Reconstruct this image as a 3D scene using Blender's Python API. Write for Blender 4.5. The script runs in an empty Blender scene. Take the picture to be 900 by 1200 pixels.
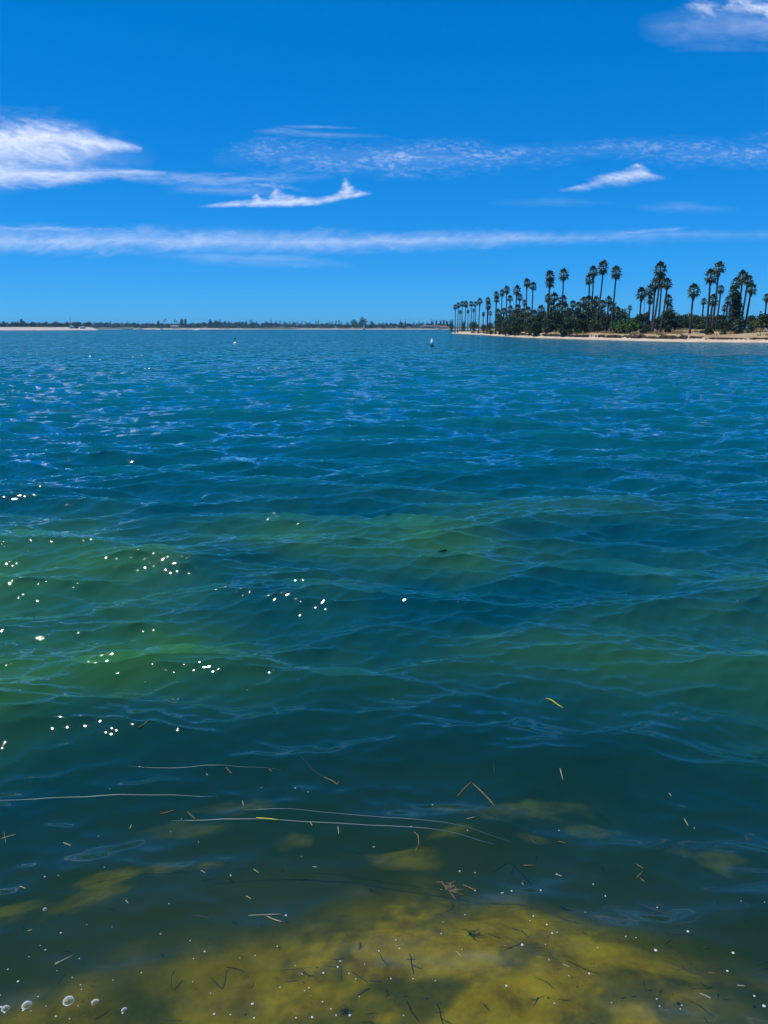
import bpy, math, random
import numpy as np

R = math.radians
rnd = random.Random(7)
scene = bpy.context.scene
COL = scene.collection

# ------------------------------------------------------------------ camera
CAM_H, FPX, HORIZON = 3.2, 901.0, 384.3
PITCH = math.atan((600 - HORIZON) / FPX)
cam = bpy.data.cameras.new('camera')
cam.sensor_fit = 'VERTICAL'
cam.angle_y = 2 * math.atan(600 / FPX)
cam.clip_start, cam.clip_end = 0.05, 600000
cam_ob = bpy.data.objects.new('camera', cam)
cam_ob.location = (0, 0, CAM_H)
cam_ob.rotation_euler = (math.pi / 2 - PITCH, 0, 0)
COL.objects.link(cam_ob)
scene.camera = cam_ob

# ------------------------------------------------------------------ sky, sun, exposure
SUN_EL, SUN_AZ = R(66), R(-98)          # azimuth from +Y towards +X
w = bpy.data.worlds.new('World')
scene.world = w
w.use_nodes = True
nt = w.node_tree
nt.nodes.clear()
sky = nt.nodes.new('ShaderNodeTexSky')
sky.sky_type = 'NISHITA'
sky.sun_disc = False
sky.sun_elevation, sky.sun_rotation = SUN_EL, SUN_AZ
sky.altitude = 0
sky.air_density, sky.dust_density, sky.ozone_density = 0.75, 0.0, 6.0
hsv = nt.nodes.new('ShaderNodeHueSaturation')
hsv.inputs['Hue'].default_value = 0.5
hsv.inputs['Saturation'].default_value = 1.105
hsv.inputs['Value'].default_value = 1.0
bg = nt.nodes.new('ShaderNodeBackground')
bg.inputs['Strength'].default_value = 0.10
wo = nt.nodes.new('ShaderNodeOutputWorld')
gam = nt.nodes.new('ShaderNodeGamma')
gam.inputs['Gamma'].default_value = 0.595
nt.links.new(sky.outputs[0], gam.inputs['Color'])
tint = nt.nodes.new('ShaderNodeMix')
tint.data_type, tint.blend_type = 'RGBA', 'MULTIPLY'
tint.inputs[0].default_value = 1.0
tint.inputs[7].default_value = (0.54, 1.425, 2.56, 1)
nt.links.new(gam.outputs[0], tint.inputs[6])
nt.links.new(tint.outputs[2], hsv.inputs['Color'])
nt.links.new(hsv.outputs[0], bg.inputs[0])
nt.links.new(bg.outputs[0], wo.inputs[0])
sun = bpy.data.lights.new('sun', 'SUN')
sun.energy, sun.angle, sun.color = 3.6, R(0.53), (1.0, 0.95, 0.87)
sun_ob = bpy.data.objects.new('sun', sun)
sun_ob.rotation_euler = (math.pi / 2 - SUN_EL, 0, math.pi - SUN_AZ)
COL.objects.link(sun_ob)
scene.view_settings.view_transform = 'Standard'
scene.view_settings.look = 'None'
scene.view_settings.exposure = 0.15
scene.view_settings.gamma = 1.0
cy = scene.cycles
cy.max_bounces, cy.diffuse_bounces, cy.glossy_bounces = 8, 2, 3
cy.transparent_max_bounces, cy.transmission_bounces, cy.volume_bounces = 24, 2, 0
cy.caustics_reflective = cy.caustics_refractive = False
cy.use_denoising = True
cy.sample_clamp_indirect = 6

# ------------------------------------------------------------------ helpers
def ray(px, py):
    """World direction seen at a point of the photograph."""
    u, v = px - 450, 600 - py
    return (u, v * math.sin(PITCH) + FPX * math.cos(PITCH), v * math.cos(PITCH) - FPX * math.sin(PITCH))

def ground(px, py, z=0.0):
    d = ray(px, py)
    t = (z - CAM_H) / d[2]
    return d[0] * t, d[1] * t

def at(px, dist):
    """x, y of the point DIST metres out along the bearing of column px (near the horizon)."""
    d = ray(px, HORIZON)
    return d[0] / d[1] * dist, dist

def top_height(py, dist):
    d = ray(450, py)
    return CAM_H + d[2] / d[1] * dist

def _hash(i, j, seed):
    n = (i.astype(np.int64) * 374761393 + j.astype(np.int64) * 668265263 + seed * 1442695041) & 0xFFFFFFFF
    n = ((n ^ (n >> 13)) * 1274126177) & 0xFFFFFFFF
    n = n ^ (n >> 16)
    return (n & 0xFFFF) / 65535.0

def vnoise(x, y, seed=0):
    x, y = np.broadcast_arrays(np.asarray(x, float), np.asarray(y, float))
    i, j = np.floor(x), np.floor(y)
    fx, fy = x - i, y - j
    fx, fy = fx * fx * fx * (fx * (fx * 6 - 15) + 10), fy * fy * fy * (fy * (fy * 6 - 15) + 10)
    a, b = _hash(i, j, seed), _hash(i + 1, j, seed)
    c, d = _hash(i, j + 1, seed), _hash(i + 1, j + 1, seed)
    return (a * (1 - fx) + b * fx) * (1 - fy) + (c * (1 - fx) + d * fx) * fy

def fbm(x, y, seed=0, octaves=4, gain=0.5):
    s, a, t = 0.0, 1.0, 0.0
    for k in range(octaves):
        s = s + a * vnoise(x * 2 ** k + 17.3 * k, y * 2 ** k - 9.1 * k, seed + k)
        t += a
        a *= gain
    return s / t

def sstep(a, b, x):
    t = np.clip((x - a) / (b - a), 0, 1)
    return t * t * (3 - 2 * t)

def tag(o, label=None, cat=None, group=None, kind=None):
    if label: o['label'] = label
    if cat: o['category'] = cat
    if group: o['group'] = group
    if kind: o['kind'] = kind
    return o

def link(name, me, mat=None, parent=None):
    if mat is not None and not me.materials:
        me.materials.append(mat)
    o = bpy.data.objects.new(name, me)
    COL.objects.link(o)
    if parent is not None:
        o.parent = parent
    return o

def empty(name, loc, rz=0.0):
    o = bpy.data.objects.new(name, None)
    o.empty_display_size = 0.3
    o.location = loc
    o.rotation_euler = (0, 0, rz)
    COL.objects.link(o)
    return o

def mesh_from(name, V, F, smooth=False):
    me = bpy.data.meshes.new(name)
    me.from_pydata([tuple(v) for v in V], [], [tuple(f) for f in F])
    me.update()
    if smooth:
        me.polygons.foreach_set('use_smooth', [True] * len(me.polygons))
    return me

def grid_mesh(name, X, Y, Z, keep=None, smooth=True, wrap=False):
    """Quad sheet from 2-D arrays, fast; keep = bool per vertex."""
    n, m = X.shape
    idx = np.arange(n * m).reshape(n, m)
    if wrap:
        nx = np.roll(idx, -1, axis=1)
        q = np.stack([idx[:-1], nx[:-1], nx[1:], idx[1:]], -1).reshape(-1, 4)
    else:
        q = np.stack([idx[:-1, :-1], idx[:-1, 1:], idx[1:, 1:], idx[1:, :-1]], -1).reshape(-1, 4)
    co = np.stack([X, Y, Z], -1).reshape(-1, 3)
    if keep is not None:
        q = q[keep.reshape(-1)[q].any(axis=1)]
        used = np.zeros(n * m, bool)
        used[q.reshape(-1)] = True
        remap = np.cumsum(used) - 1
        q, co = remap[q], co[used]
    else:
        used = None
    me = bpy.data.meshes.new(name)
    me.vertices.add(len(co))
    me.vertices.foreach_set('co', co.astype(np.float32).reshape(-1))
    me.loops.add(len(q) * 4)
    me.loops.foreach_set('vertex_index', q.astype(np.int32).reshape(-1))
    me.polygons.add(len(q))
    me.polygons.foreach_set('loop_start', np.arange(0, len(q) * 4, 4, dtype=np.int32))
    me.polygons.foreach_set('use_smooth', np.full(len(q), smooth))
    me.update(calc_edges=True)
    return me, used

def point_attr(me, name, arr):
    a = me.attributes.new(name, 'FLOAT', 'POINT')
    a.data.foreach_set('value', np.asarray(arr, np.float32).reshape(-1))

class MB:
    """Collects simple shapes into one mesh."""
    def __init__(self):
        self.V, self.F = [], []
    def poly(self, pts):
        b = len(self.V)
        self.V += [tuple(p) for p in pts]
        self.F.append(tuple(range(b, b + len(pts))))
    def box(self, c, s):
        b = len(self.V)
        for z in (-1, 1):
            for x, y in ((-1, -1), (1, -1), (1, 1), (-1, 1)):
                self.V.append((c[0] + x * s[0] / 2, c[1] + y * s[1] / 2, c[2] + z * s[2] / 2))
        for f in ((3, 2, 1, 0), (4, 5, 6, 7), (0, 1, 5, 4), (1, 2, 6, 5), (2, 3, 7, 6), (3, 0, 4, 7)):
            self.F.append(tuple(b + i for i in f))
    def lathe(self, prof, n=10, c=(0, 0, 0)):
        b = len(self.V)
        for r, z in prof:
            for k in range(n):
                a = 2 * math.pi * k / n
                self.V.append((c[0] + r * math.cos(a), c[1] + r * math.sin(a), c[2] + z))
        for i in range(len(prof) - 1):
            for k in range(n):
                k2 = (k + 1) % n
                self.F.append((b + i * n + k, b + i * n + k2, b + (i + 1) * n + k2, b + (i + 1) * n + k))
        self.F.append(tuple(b + k for k in reversed(range(n))))
        self.F.append(tuple(b + (len(prof) - 1) * n + k for k in range(n)))
    def tube(self, pts, rad, n=6):
        """Tube along points; rad one value or one per point."""
        P = np.array(pts, float)
        rr = rad if hasattr(rad, '__len__') else [rad] * len(P)
        b = len(self.V)
        for i, p in enumerate(P):
            t = P[min(i + 1, len(P) - 1)] - P[max(i - 1, 0)]
            t = t / (np.linalg.norm(t) + 1e-9)
            ref = np.array((0, 0, 1.0)) if abs(t[2]) < 0.9 else np.array((1.0, 0, 0))
            u = np.cross(t, ref); u /= np.linalg.norm(u)
            v = np.cross(t, u)
            for k in range(n):
                a = 2 * math.pi * k / n
                self.V.append(tuple(p + rr[i] * (math.cos(a) * u + math.sin(a) * v)))
        for i in range(len(P) - 1):
            for k in range(n):
                k2 = (k + 1) % n
                self.F.append((b + i * n + k, b + (i + 1) * n + k, b + (i + 1) * n + k2, b + i * n + k2))
        self.F.append(tuple(b + k for k in range(n)))
        self.F.append(tuple(b + (len(P) - 1) * n + k for k in reversed(range(n))))
    def mesh(self, name, smooth=False):
        return mesh_from(name, self.V, self.F, smooth)
    def build(self, name, mat, parent=None, smooth=False):
        return link(name, self.mesh(name, smooth), mat, parent)

# ------------------------------------------------------------------ materials
def new_mat(name):
    m = bpy.data.materials.new(name)
    m.use_nodes = True
    t = m.node_tree
    t.nodes.clear()
    out = t.nodes.new('ShaderNodeOutputMaterial')
    return m, t, out

def N(t, kind, **kw):
    n = t.nodes.new(kind)
    for k, v in kw.items():
        if hasattr(n, k) and k not in n.inputs:
            setattr(n, k, v)
        else:
            n.inputs[k].default_value = v
    return n

def plain(name, c1, c2=None, scale=1.0, rough=0.8, bump=0.0, detail=5, spec=0.2, trans=0.0, vary=0.0, translucent=None):
    """Two-tone procedural surface: noise between c1 and c2 in object space."""
    m, t, out = new_mat(name)
    b = t.nodes.new('ShaderNodeBsdfPrincipled')
    b.inputs['Roughness'].default_value = rough
    b.inputs['Specular IOR Level'].default_value = spec
    tc = t.nodes.new('ShaderNodeTexCoord')
    nz = N(t, 'ShaderNodeTexNoise', Scale=scale, Detail=detail)
    t.links.new(tc.outputs['Object'], nz.inputs['Vector'])
    ramp = t.nodes.new('ShaderNodeValToRGB')
    ramp.color_ramp.elements[0].position, ramp.color_ramp.elements[1].position = 0.36, 0.64
    ramp.color_ramp.elements[0].color = (*c1, 1)
    ramp.color_ramp.elements[1].color = (*(c2 or c1), 1)
    t.links.new(nz.outputs['Fac'], ramp.inputs['Fac'])
    col = ramp.outputs['Color']
    if vary:
        oi = t.nodes.new('ShaderNodeObjectInfo')
        mr = N(t, 'ShaderNodeMapRange')
        mr.inputs['To Min'].default_value, mr.inputs['To Max'].default_value = 1 - vary, 1 + vary
        t.links.new(oi.outputs['Random'], mr.inputs['Value'])
        h = t.nodes.new('ShaderNodeHueSaturation')
        t.links.new(mr.outputs[0], h.inputs['Value'])
        t.links.new(col, h.inputs['Color'])
        col = h.outputs[0]
    t.links.new(col, b.inputs['Base Color'])
    if bump:
        bp = N(t, 'ShaderNodeBump', Strength=bump, Distance=0.1)
        t.links.new(nz.outputs['Fac'], bp.inputs['Height'])
        t.links.new(bp.outputs[0], b.inputs['Normal'])
    sh = b.outputs[0]
    if translucent:
        tl = t.nodes.new('ShaderNodeBsdfTranslucent')
        t.links.new(col, tl.inputs['Color'])
        mx = t.nodes.new('ShaderNodeMixShader')
        mx.inputs[0].default_value = translucent
        t.links.new(sh, mx.inputs[1]); t.links.new(tl.outputs[0], mx.inputs[2])
        sh = mx.outputs[0]
    t.links.new(sh, out.inputs['Surface'])
    return m

M = {}
M['palm_leaf'] = plain('palm_leaf', (0.024, 0.050, 0.020), (0.070, 0.110, 0.036), 1.6, 0.45, spec=0.35, vary=0.25, translucent=0.22)
M['palm_dead'] = plain('palm_dead', (0.045, 0.040, 0.022), (0.095, 0.075, 0.040), 2.0, 0.9, vary=0.2)
M['palm_trunk'] = plain('palm_trunk', (0.050, 0.043, 0.036), (0.095, 0.080, 0.064), 3.0, 0.9)
M['leaf_dark'] = plain('leaf_dark', (0.018, 0.044, 0.016), (0.055, 0.095, 0.028), 0.9, 0.6, vary=0.25, translucent=0.2)
M['leaf_green'] = plain('leaf_green', (0.045, 0.120, 0.026), (0.100, 0.210, 0.045), 0.9, 0.6, translucent=0.2)
M['leaf_grey'] = plain('leaf_grey', (0.060, 0.085, 0.050), (0.120, 0.145, 0.085), 0.9, 0.7, vary=0.15, translucent=0.15)
M['leaf_olive'] = plain('leaf_olive', (0.045, 0.075, 0.020), (0.110, 0.135, 0.040), 0.9, 0.6, vary=0.2, translucent=0.2)
M['bark'] = plain('bark', (0.05, 0.04, 0.03), (0.10, 0.08, 0.06), 4.0, 0.9)
M['ivy'] = plain('ivy', (0.018, 0.035, 0.014), (0.050, 0.070, 0.025), 1.2, 0.7)
M['dry_grass'] = plain('dry_grass', (0.30, 0.21, 0.09), (0.44, 0.34, 0.16), 0.35, 0.9, translucent=0.25)
M['white_paint'] = plain('white_paint', (0.74, 0.76, 0.76), (0.82, 0.83, 0.82), 5.0, 0.45, spec=0.4)
M['dark_paint'] = plain('dark_paint', (0.015, 0.018, 0.022), (0.03, 0.03, 0.035), 6.0, 0.5)
M['grey_metal'] = plain('grey_metal', (0.20, 0.21, 0.22), (0.30, 0.31, 0.32), 4.0, 0.5)
M['render_wall'] = plain('render_wall', (0.62, 0.58, 0.54), (0.72, 0.69, 0.65), 0.5, 0.9)
M['pink_wall'] = plain('pink_wall', (0.48, 0.29, 0.24), (0.58, 0.38, 0.32), 0.4, 0.9)
M['roof_tile'] = plain('roof_tile', (0.26, 0.14, 0.10), (0.36, 0.20, 0.15), 0.6, 0.9)
M['roof_grey'] = plain('roof_grey', (0.24, 0.25, 0.27), (0.34, 0.35, 0.36), 0.6, 0.9)
M['glass_dark'] = plain('glass_dark', (0.02, 0.03, 0.04), (0.04, 0.05, 0.06), 1.0, 0.15, spec=0.6)
M['wake'] = plain('wake', (0.75, 0.78, 0.80), (0.85, 0.86, 0.86), 0.4, 0.9)
M['skin'] = plain('skin', (0.40, 0.24, 0.17), (0.46, 0.28, 0.20), 6.0, 0.6)
M['cloth_dark'] = plain('cloth_dark', (0.03, 0.04, 0.08), (0.05, 0.06, 0.10), 8.0, 0.8)

def sand_mat(name, sand1, sand2, veg1, veg2, z0, z1, attr=None):
    """Sand low down, dry vegetated earth higher up (by height, broken by noise)."""
    m, t, out = new_mat(name)
    b = t.nodes.new('ShaderNodeBsdfPrincipled')
    b.inputs['Roughness'].default_value = 0.95
    b.inputs['Specular IOR Level'].default_value = 0.1
    geo = t.nodes.new('ShaderNodeNewGeometry')
    sep = t.nodes.new('ShaderNodeSeparateXYZ')
    t.links.new(geo.outputs['Position'], sep.inputs[0])
    n1 = N(t, 'ShaderNodeTexNoise', Scale=0.35, Detail=6.0)
    n2 = N(t, 'ShaderNodeTexNoise', Scale=0.12, Detail=5.0)
    t.links.new(geo.outputs['Position'], n1.inputs['Vector'])
    t.links.new(geo.outputs['Position'], n2.inputs['Vector'])
    def ramp(a, b_, src):
        r = t.nodes.new('ShaderNodeValToRGB')
        r.color_ramp.elements[0].position, r.color_ramp.elements[1].position = 0.38, 0.62
        r.color_ramp.elements[0].color, r.color_ramp.elements[1].color = (*a, 1), (*b_, 1)
        t.links.new(src, r.inputs['Fac'])
        return r.outputs['Color']
    cs, cv = ramp(sand1, sand2, n1.outputs['Fac']), ramp(veg1, veg2, n2.outputs['Fac'])
    wet = N(t, 'ShaderNodeMapRange')                       # wet sand at the waterline
    wet.inputs['From Min'].default_value, wet.inputs['From Max'].default_value = 0.0, 0.14
    wet.inputs['To Min'].default_value, wet.inputs['To Max'].default_value = 0.35, 1.0
    t.links.new(sep.outputs['Z'], wet.inputs['Value'])
    mw = N(t, 'ShaderNodeMix', data_type='RGBA')
    mw.blend_type = 'MULTIPLY'
    mw.inputs[0].default_value = 1.0
    t.links.new(cs, mw.inputs[6]); t.links.new(wet.outputs[0], mw.inputs[7])
    a1 = N(t, 'ShaderNodeMath', operation='MULTIPLY_ADD')
    t.links.new(n1.outputs['Fac'], a1.inputs[0]); a1.inputs[1].default_value = (z1 - z0) * 1.2
    t.links.new(sep.outputs['Z'], a1.inputs[2])
    mr = N(t, 'ShaderNodeMapRange')
    mr.inputs['From Min'].default_value = z0 + (z1 - z0) * 0.6
    mr.inputs['From Max'].default_value = z1 + (z1 - z0) * 0.6
    t.links.new(a1.outputs[0], mr.inputs['Value'])
    mx = N(t, 'ShaderNodeMix', data_type='RGBA')
    if attr:
        va_ = N(t, 'ShaderNodeAttribute'); va_.attribute_name = attr
        t.links.new(va_.outputs['Fac'], mx.inputs[0])
    else:
        t.links.new(mr.outputs[0], mx.inputs[0])
    t.links.new(mw.outputs[2], mx.inputs[6]); t.links.new(cv, mx.inputs[7])
    t.links.new(mx.outputs[2], b.inputs['Base Color'])
    t.links.new(b.outputs[0], out.inputs['Surface'])
    return m

M['shore_near'] = sand_mat('shore_near', (0.52, 0.40, 0.28), (0.64, 0.51, 0.37), (0.34, 0.24, 0.13), (0.44, 0.33, 0.18), 0.75, 1.1)
M['shore_far'] = sand_mat('shore_far', (0.52, 0.42, 0.34), (0.62, 0.52, 0.43), (0.10, 0.11, 0.06), (0.16, 0.15, 0.08), 4.6, 6.0, 'growth')
M['bank'] = plain('bank', (0.022, 0.019, 0.016), (0.085, 0.066, 0.048), 0.8, 0.95, bump=0.5)

# ------------------------------------------------------------------ water
rows_px = np.concatenate([np.arange(1420, 388.0, -0.82), np.linspace(388.0, 385.0, 14)[0:]])
ang = PITCH + np.arctan((rows_px - 600) / FPX)
dist = CAM_H / np.tan(ang)
dist = np.concatenate([[0.02, 0.6, 1.2], dist[dist > 1.6], [6500.0, 12000.0]])
az_in = np.linspace(R(-33), R(33), 820)
az_out = np.linspace(R(33), R(360 - 33), 60)[1:-1]
az = np.concatenate([az_in, az_out])
D, A = np.meshgrid(dist, az, indexing='ij')
X0, Y0 = D * np.sin(A), D * np.cos(A)
row_gap = np.gradient(dist)[:, None] * np.ones_like(A)
col_gap = D * (az_in[1] - az_in[0])

def envelope(x, y):
    d = np.hypot(x, y)
    gust = 0.65 + 0.75 * fbm(x * 0.16 + 3, y * 0.10, 11, 3)
    return gust, d

wr = np.random.RandomState(5)
COMP = []
for k in range(110):
    u = (k + wr.rand()) / 110
    lam = 0.13 * (5.2 / 0.13) ** u
    th = wr.normal(0, 0.32) + (0.36 if wr.rand() < 0.5 else -0.26)
    s = 0.041 * (0.75 + 0.5 * wr.rand())
    if lam < 0.6: s *= 1.40
    if lam < 0.33: s *= 1.15
    if 0.6 < lam < 2: s *= 1.30
    if lam > 2.8: s *= 0.75
    COMP.append((lam, th, s, wr.rand() * 6.2832))

def waves(x, y, gap=None, want_all=True):
    gust, d = envelope(x, y)
    z = np.zeros_like(x); dx = np.zeros_like(x); dy = np.zeros_like(x); lost = np.zeros_like(x)
    for lam, th, s, ph in COMP:
        k = 2 * math.pi / lam
        kx, ky = math.sin(th), -math.cos(th)
        # short waves are sheltered close to the shore the photographer stands on
        near = sstep(3.0, 9.0, d) if lam < 0.5 else sstep(1.5, 8.5, d)
        e = (0.16 if lam < 0.5 else 0.45) + (1 - (0.16 if lam < 0.5 else 0.45)) * near
        amp = s / k * e * (gust if lam < 1.3 else 1.0)
        if gap is not None:
            keep = sstep(1.0, 2.2, lam / gap)
            lost += (s * e * (1 - keep)) ** 2 / 2
            amp = amp * keep
        p = k * (kx * x + ky * y) + ph
        c = np.cos(p)
        z += amp * c
        if want_all:
            q = 0.8 * amp * np.sin(p)
            dx -= q * kx
            dy -= q * ky
    return z, dx, dy, np.sqrt(lost)

gap = np.maximum(row_gap, col_gap)
band = D < 2000
Z = np.zeros_like(X0); DX = np.zeros_like(X0); DY = np.zeros_like(X0); LOST = np.full_like(X0, 0.16)
r1 = int(np.searchsorted(dist, 1500.0))
Z[:r1], DX[:r1], DY[:r1], LOST[:r1] = waves(X0[:r1], Y0[:r1], gap[:r1])
XW, YW = X0 + DX, Y0 + DY
water_me, _ = grid_mesh('water', XW, YW, Z, wrap=True)
water_me.flip_normals() if water_me.polygons[len(water_me.polygons) // 2].normal.z < 0 else None
point_attr(water_me, 'chop', LOST)
# how much green sediment is stirred up in the water column
band_green = sstep(5.2, 7.6, D) * (1 - sstep(9.5, 17, D))
murk = np.clip(band_green * (0.22 + 2.0 * (fbm(X0 * 0.30 + 5, Y0 * 0.34, 21, 4) - 0.36)), 0, 1)
murk = np.clip(murk * (1.2 - 0.5 * sstep(-1, 5, X0)), 0, 1)
point_attr(water_me, 'murk', murk)
def bed_level(gd):
    return np.maximum(-0.38 - 0.30 * np.clip(gd - 3.9, 0, 4.0) - 0.12 * np.clip(gd - 7.9, 0, 60), -6.0)
point_attr(water_me, 'column', np.clip(-bed_level(D) - 0.25, 0.03, 9))

def water_height(x, y):
    d = math.hypot(x, y)
    if d > 60: return 0.0
    i = int(np.searchsorted(dist, d)); i = min(max(i, 1), len(dist) - 1)
    a = math.atan2(x, y)
    j = int(np.clip(round((a - az_in[0]) / (az_in[1] - az_in[0])), 0, len(az_in) - 1))
    sl = (slice(max(i - 6, 0), i + 7), slice(max(j - 6, 0), j + 7))
    q = np.hypot(XW[sl] - x, YW[sl] - y)
    return float(Z[sl].reshape(-1)[int(q.argmin())])

def make_water_mat():
    m, t, out = new_mat('water')
    L = t.links.new
    geo = t.nodes.new('ShaderNodeNewGeometry')
    at_ = N(t, 'ShaderNodeAttribute'); at_.attribute_name = 'chop'
    def vec_noise(scale, sx, sy, seed, detail=2.0):
        mp = t.nodes.new('ShaderNodeMapping')
        mp.inputs['Scale'].default_value = (sx, sy, 1)
        mp.inputs['Location'].default_value = (seed, seed * 0.7, seed)
        L(geo.outputs['Position'], mp.inputs['Vector'])
        n = N(t, 'ShaderNodeTexNoise', Scale=scale, Detail=detail)
        L(mp.outputs[0], n.inputs['Vector'])
        s = N(t, 'ShaderNodeVectorMath', operation='SUBTRACT')
        L(n.outputs['Color'], s.inputs[0]); s.inputs[1].default_value = (0.5, 0.5, 0.5)
        f = N(t, 'ShaderNodeVectorMath', operation='MULTIPLY')
        L(s.outputs[0], f.inputs[0]); f.inputs[1].default_value = (1, 1.15, 0)
        return f.outputs[0]
    far = vec_noise(1.5, 0.7, 1.6, 3.1, 3.0)
    fine = vec_noise(14.0, 0.8, 1.3, 8.7, 1.0)
    k1 = N(t, 'ShaderNodeMath', operation='MULTIPLY'); L(at_.outputs['Fac'], k1.inputs[0]); k1.inputs[1].default_value = 7.0
    gm = t.nodes.new('ShaderNodeMapping'); gm.inputs['Scale'].default_value = (0.035, 0.11, 1)
    L(geo.outputs['Position'], gm.inputs['Vector'])
    gn = N(t, 'ShaderNodeTexNoise', Scale=1.0, Detail=5.0, Roughness=0.65); L(gm.outputs[0], gn.inputs['Vector'])
    gr_ = N(t, 'ShaderNodeMapRange'); L(gn.outputs['Fac'], gr_.inputs['Value'])     # gusts: patches of rougher and smoother water
    gr_.inputs['From Min'].default_value, gr_.inputs['From Max'].default_value = 0.33, 0.67
    gr_.inputs['To Min'].default_value, gr_.inputs['To Max'].default_value = 0.25, 1.6
    k2 = N(t, 'ShaderNodeMath', operation='MULTIPLY'); L(k1.outputs[0], k2.inputs[0]); L(gr_.outputs[0], k2.inputs[1])
    f1 = N(t, 'ShaderNodeVectorMath', operation='SCALE'); L(far, f1.inputs[0]); L(k2.outputs[0], f1.inputs['Scale'])
    f2 = N(t, 'ShaderNodeVectorMath', operation='SCALE'); L(fine, f2.inputs[0]); f2.inputs['Scale'].default_value = 0.06
    swell = vec_noise(1.0, 0.55, 0.38, 15.3, 4.0)
    k3 = N(t, 'ShaderNodeMath', operation='MULTIPLY'); L(at_.outputs['Fac'], k3.inputs[0]); k3.inputs[1].default_value = 7.0
    f3 = N(t, 'ShaderNodeVectorMath', operation='SCALE'); L(swell, f3.inputs[0]); L(k3.outputs[0], f3.inputs['Scale'])
    f13 = N(t, 'ShaderNodeVectorMath', operation='ADD'); L(f1.outputs[0], f13.inputs[0]); L(f3.outputs[0], f13.inputs[1])
    f1 = f13
    s1 = N(t, 'ShaderNodeVectorMath', operation='ADD'); L(f1.outputs[0], s1.inputs[0]); L(f2.outputs[0], s1.inputs[1])
    s2 = N(t, 'ShaderNodeVectorMath', operation='ADD'); L(s1.outputs[0], s2.inputs[0]); L(geo.outputs['Normal'], s2.inputs[1])
    nm = N(t, 'ShaderNodeVectorMath', operation='NORMALIZE'); L(s2.outputs[0], nm.inputs[0])
    fr = N(t, 'ShaderNodeFresnel')
    ior = N(t, 'ShaderNodeMapRange')                # rays run straight through the surface, so both sides use the air to water ratio
    ior.inputs['To Min'].default_value, ior.inputs['To Max'].default_value = 1.37, 1 / 1.37
    L(geo.outputs['Backfacing'], ior.inputs['Value']); L(ior.outputs[0], fr.inputs['IOR'])
    L(nm.outputs[0], fr.inputs['Normal'])
    gl = N(t, 'ShaderNodeBsdfGlossy'); L(nm.outputs[0], gl.inputs['Normal'])
    rgh = N(t, 'ShaderNodeMath', operation='MULTIPLY_ADD'); L(at_.outputs['Fac'], rgh.inputs[0])
    rgh.inputs[1].default_value = 0.15; rgh.inputs[2].default_value = 0.03; L(rgh.outputs[0], gl.inputs['Roughness'])
    gl.inputs['Color'].default_value = (0.95, 0.97, 1, 1)
    mk = N(t, 'ShaderNodeAttribute'); mk.attribute_name = 'murk'
    cm = N(t, 'ShaderNodeMix', data_type='RGBA')
    cm.inputs[6].default_value = (0.003, 0.165, 0.225, 1)     # clear bay water
    cm.inputs[7].default_value = (0.100, 0.420, 0.115, 1)     # water carrying green sediment
    L(mk.outputs['Fac'], cm.inputs[0])
    df = N(t, 'ShaderNodeBsdfDiffuse'); L(cm.outputs[2], df.inputs['Color'])
    tr = N(t, 'ShaderNodeBsdfTransparent'); tr.inputs['Color'].default_value = (0.97, 0.99, 0.98, 1)
    cl = N(t, 'ShaderNodeAttribute'); cl.attribute_name = 'column'
    ex = N(t, 'ShaderNodeMath', operation='MULTIPLY'); L(cl.outputs['Fac'], ex.inputs[0]); ex.inputs[1].default_value = -0.27
    e2 = N(t, 'ShaderNodeMath', operation='EXPONENT'); L(ex.outputs[0], e2.inputs[0])
    turb = N(t, 'ShaderNodeMath', operation='MULTIPLY_ADD'); L(e2.outputs[0], turb.inputs[0])
    turb.inputs[1].default_value = -0.80; turb.inputs[2].default_value = 0.80
    body = t.nodes.new('ShaderNodeMixShader'); L(turb.outputs[0], body.inputs[0]); L(tr.outputs[0], body.inputs[1]); L(df.outputs[0], body.inputs[2])
    sf = t.nodes.new('ShaderNodeMixShader'); L(fr.outputs[0], sf.inputs[0]); L(body.outputs[0], sf.inputs[1]); L(gl.outputs[0], sf.inputs[2])
    L(sf.outputs[0], out.inputs['Surface'])
    va = N(t, 'ShaderNodeVolumeAbsorption', Density=1.0)
    va.inputs['Color'].default_value = (0.62, 0.84, 0.10, 1)
    L(va.outputs[0], out.inputs['Volume'])
    return m

M['water'] = make_water_mat()
tag(link('water', water_me, M['water']), 'rippled blue green bay water reaching to the far shore', kind='structure')

# ------------------------------------------------------------------ seabed
def spread(a, b, step, far, grow=1.25):
    v = list(np.arange(a, b + step / 2, step))
    s, hi, lo = step, v[-1], v[0]
    while hi < far:
        s *= grow
        hi += s; lo -= s
        v.append(hi); v.insert(0, lo)
    return np.array(v)
gx, gy = spread(-7, 7, 0.045, 12500), spread(1.0, 13, 0.045, 12500)
GX, GY = np.meshgrid(gx, gy, indexing='xy')
gd = np.hypot(GX, GY)
bed = bed_level(gd)
warp = fbm(GX * 0.7, GY * 0.7, 31, 3)
bed += 0.22 * (fbm(GX * 0.9 + warp, GY * 0.9, 32, 4) - 0.5) * sstep(60, 20, gd)
bed_me, _ = grid_mesh('seabed', GX, GY, bed)
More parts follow.
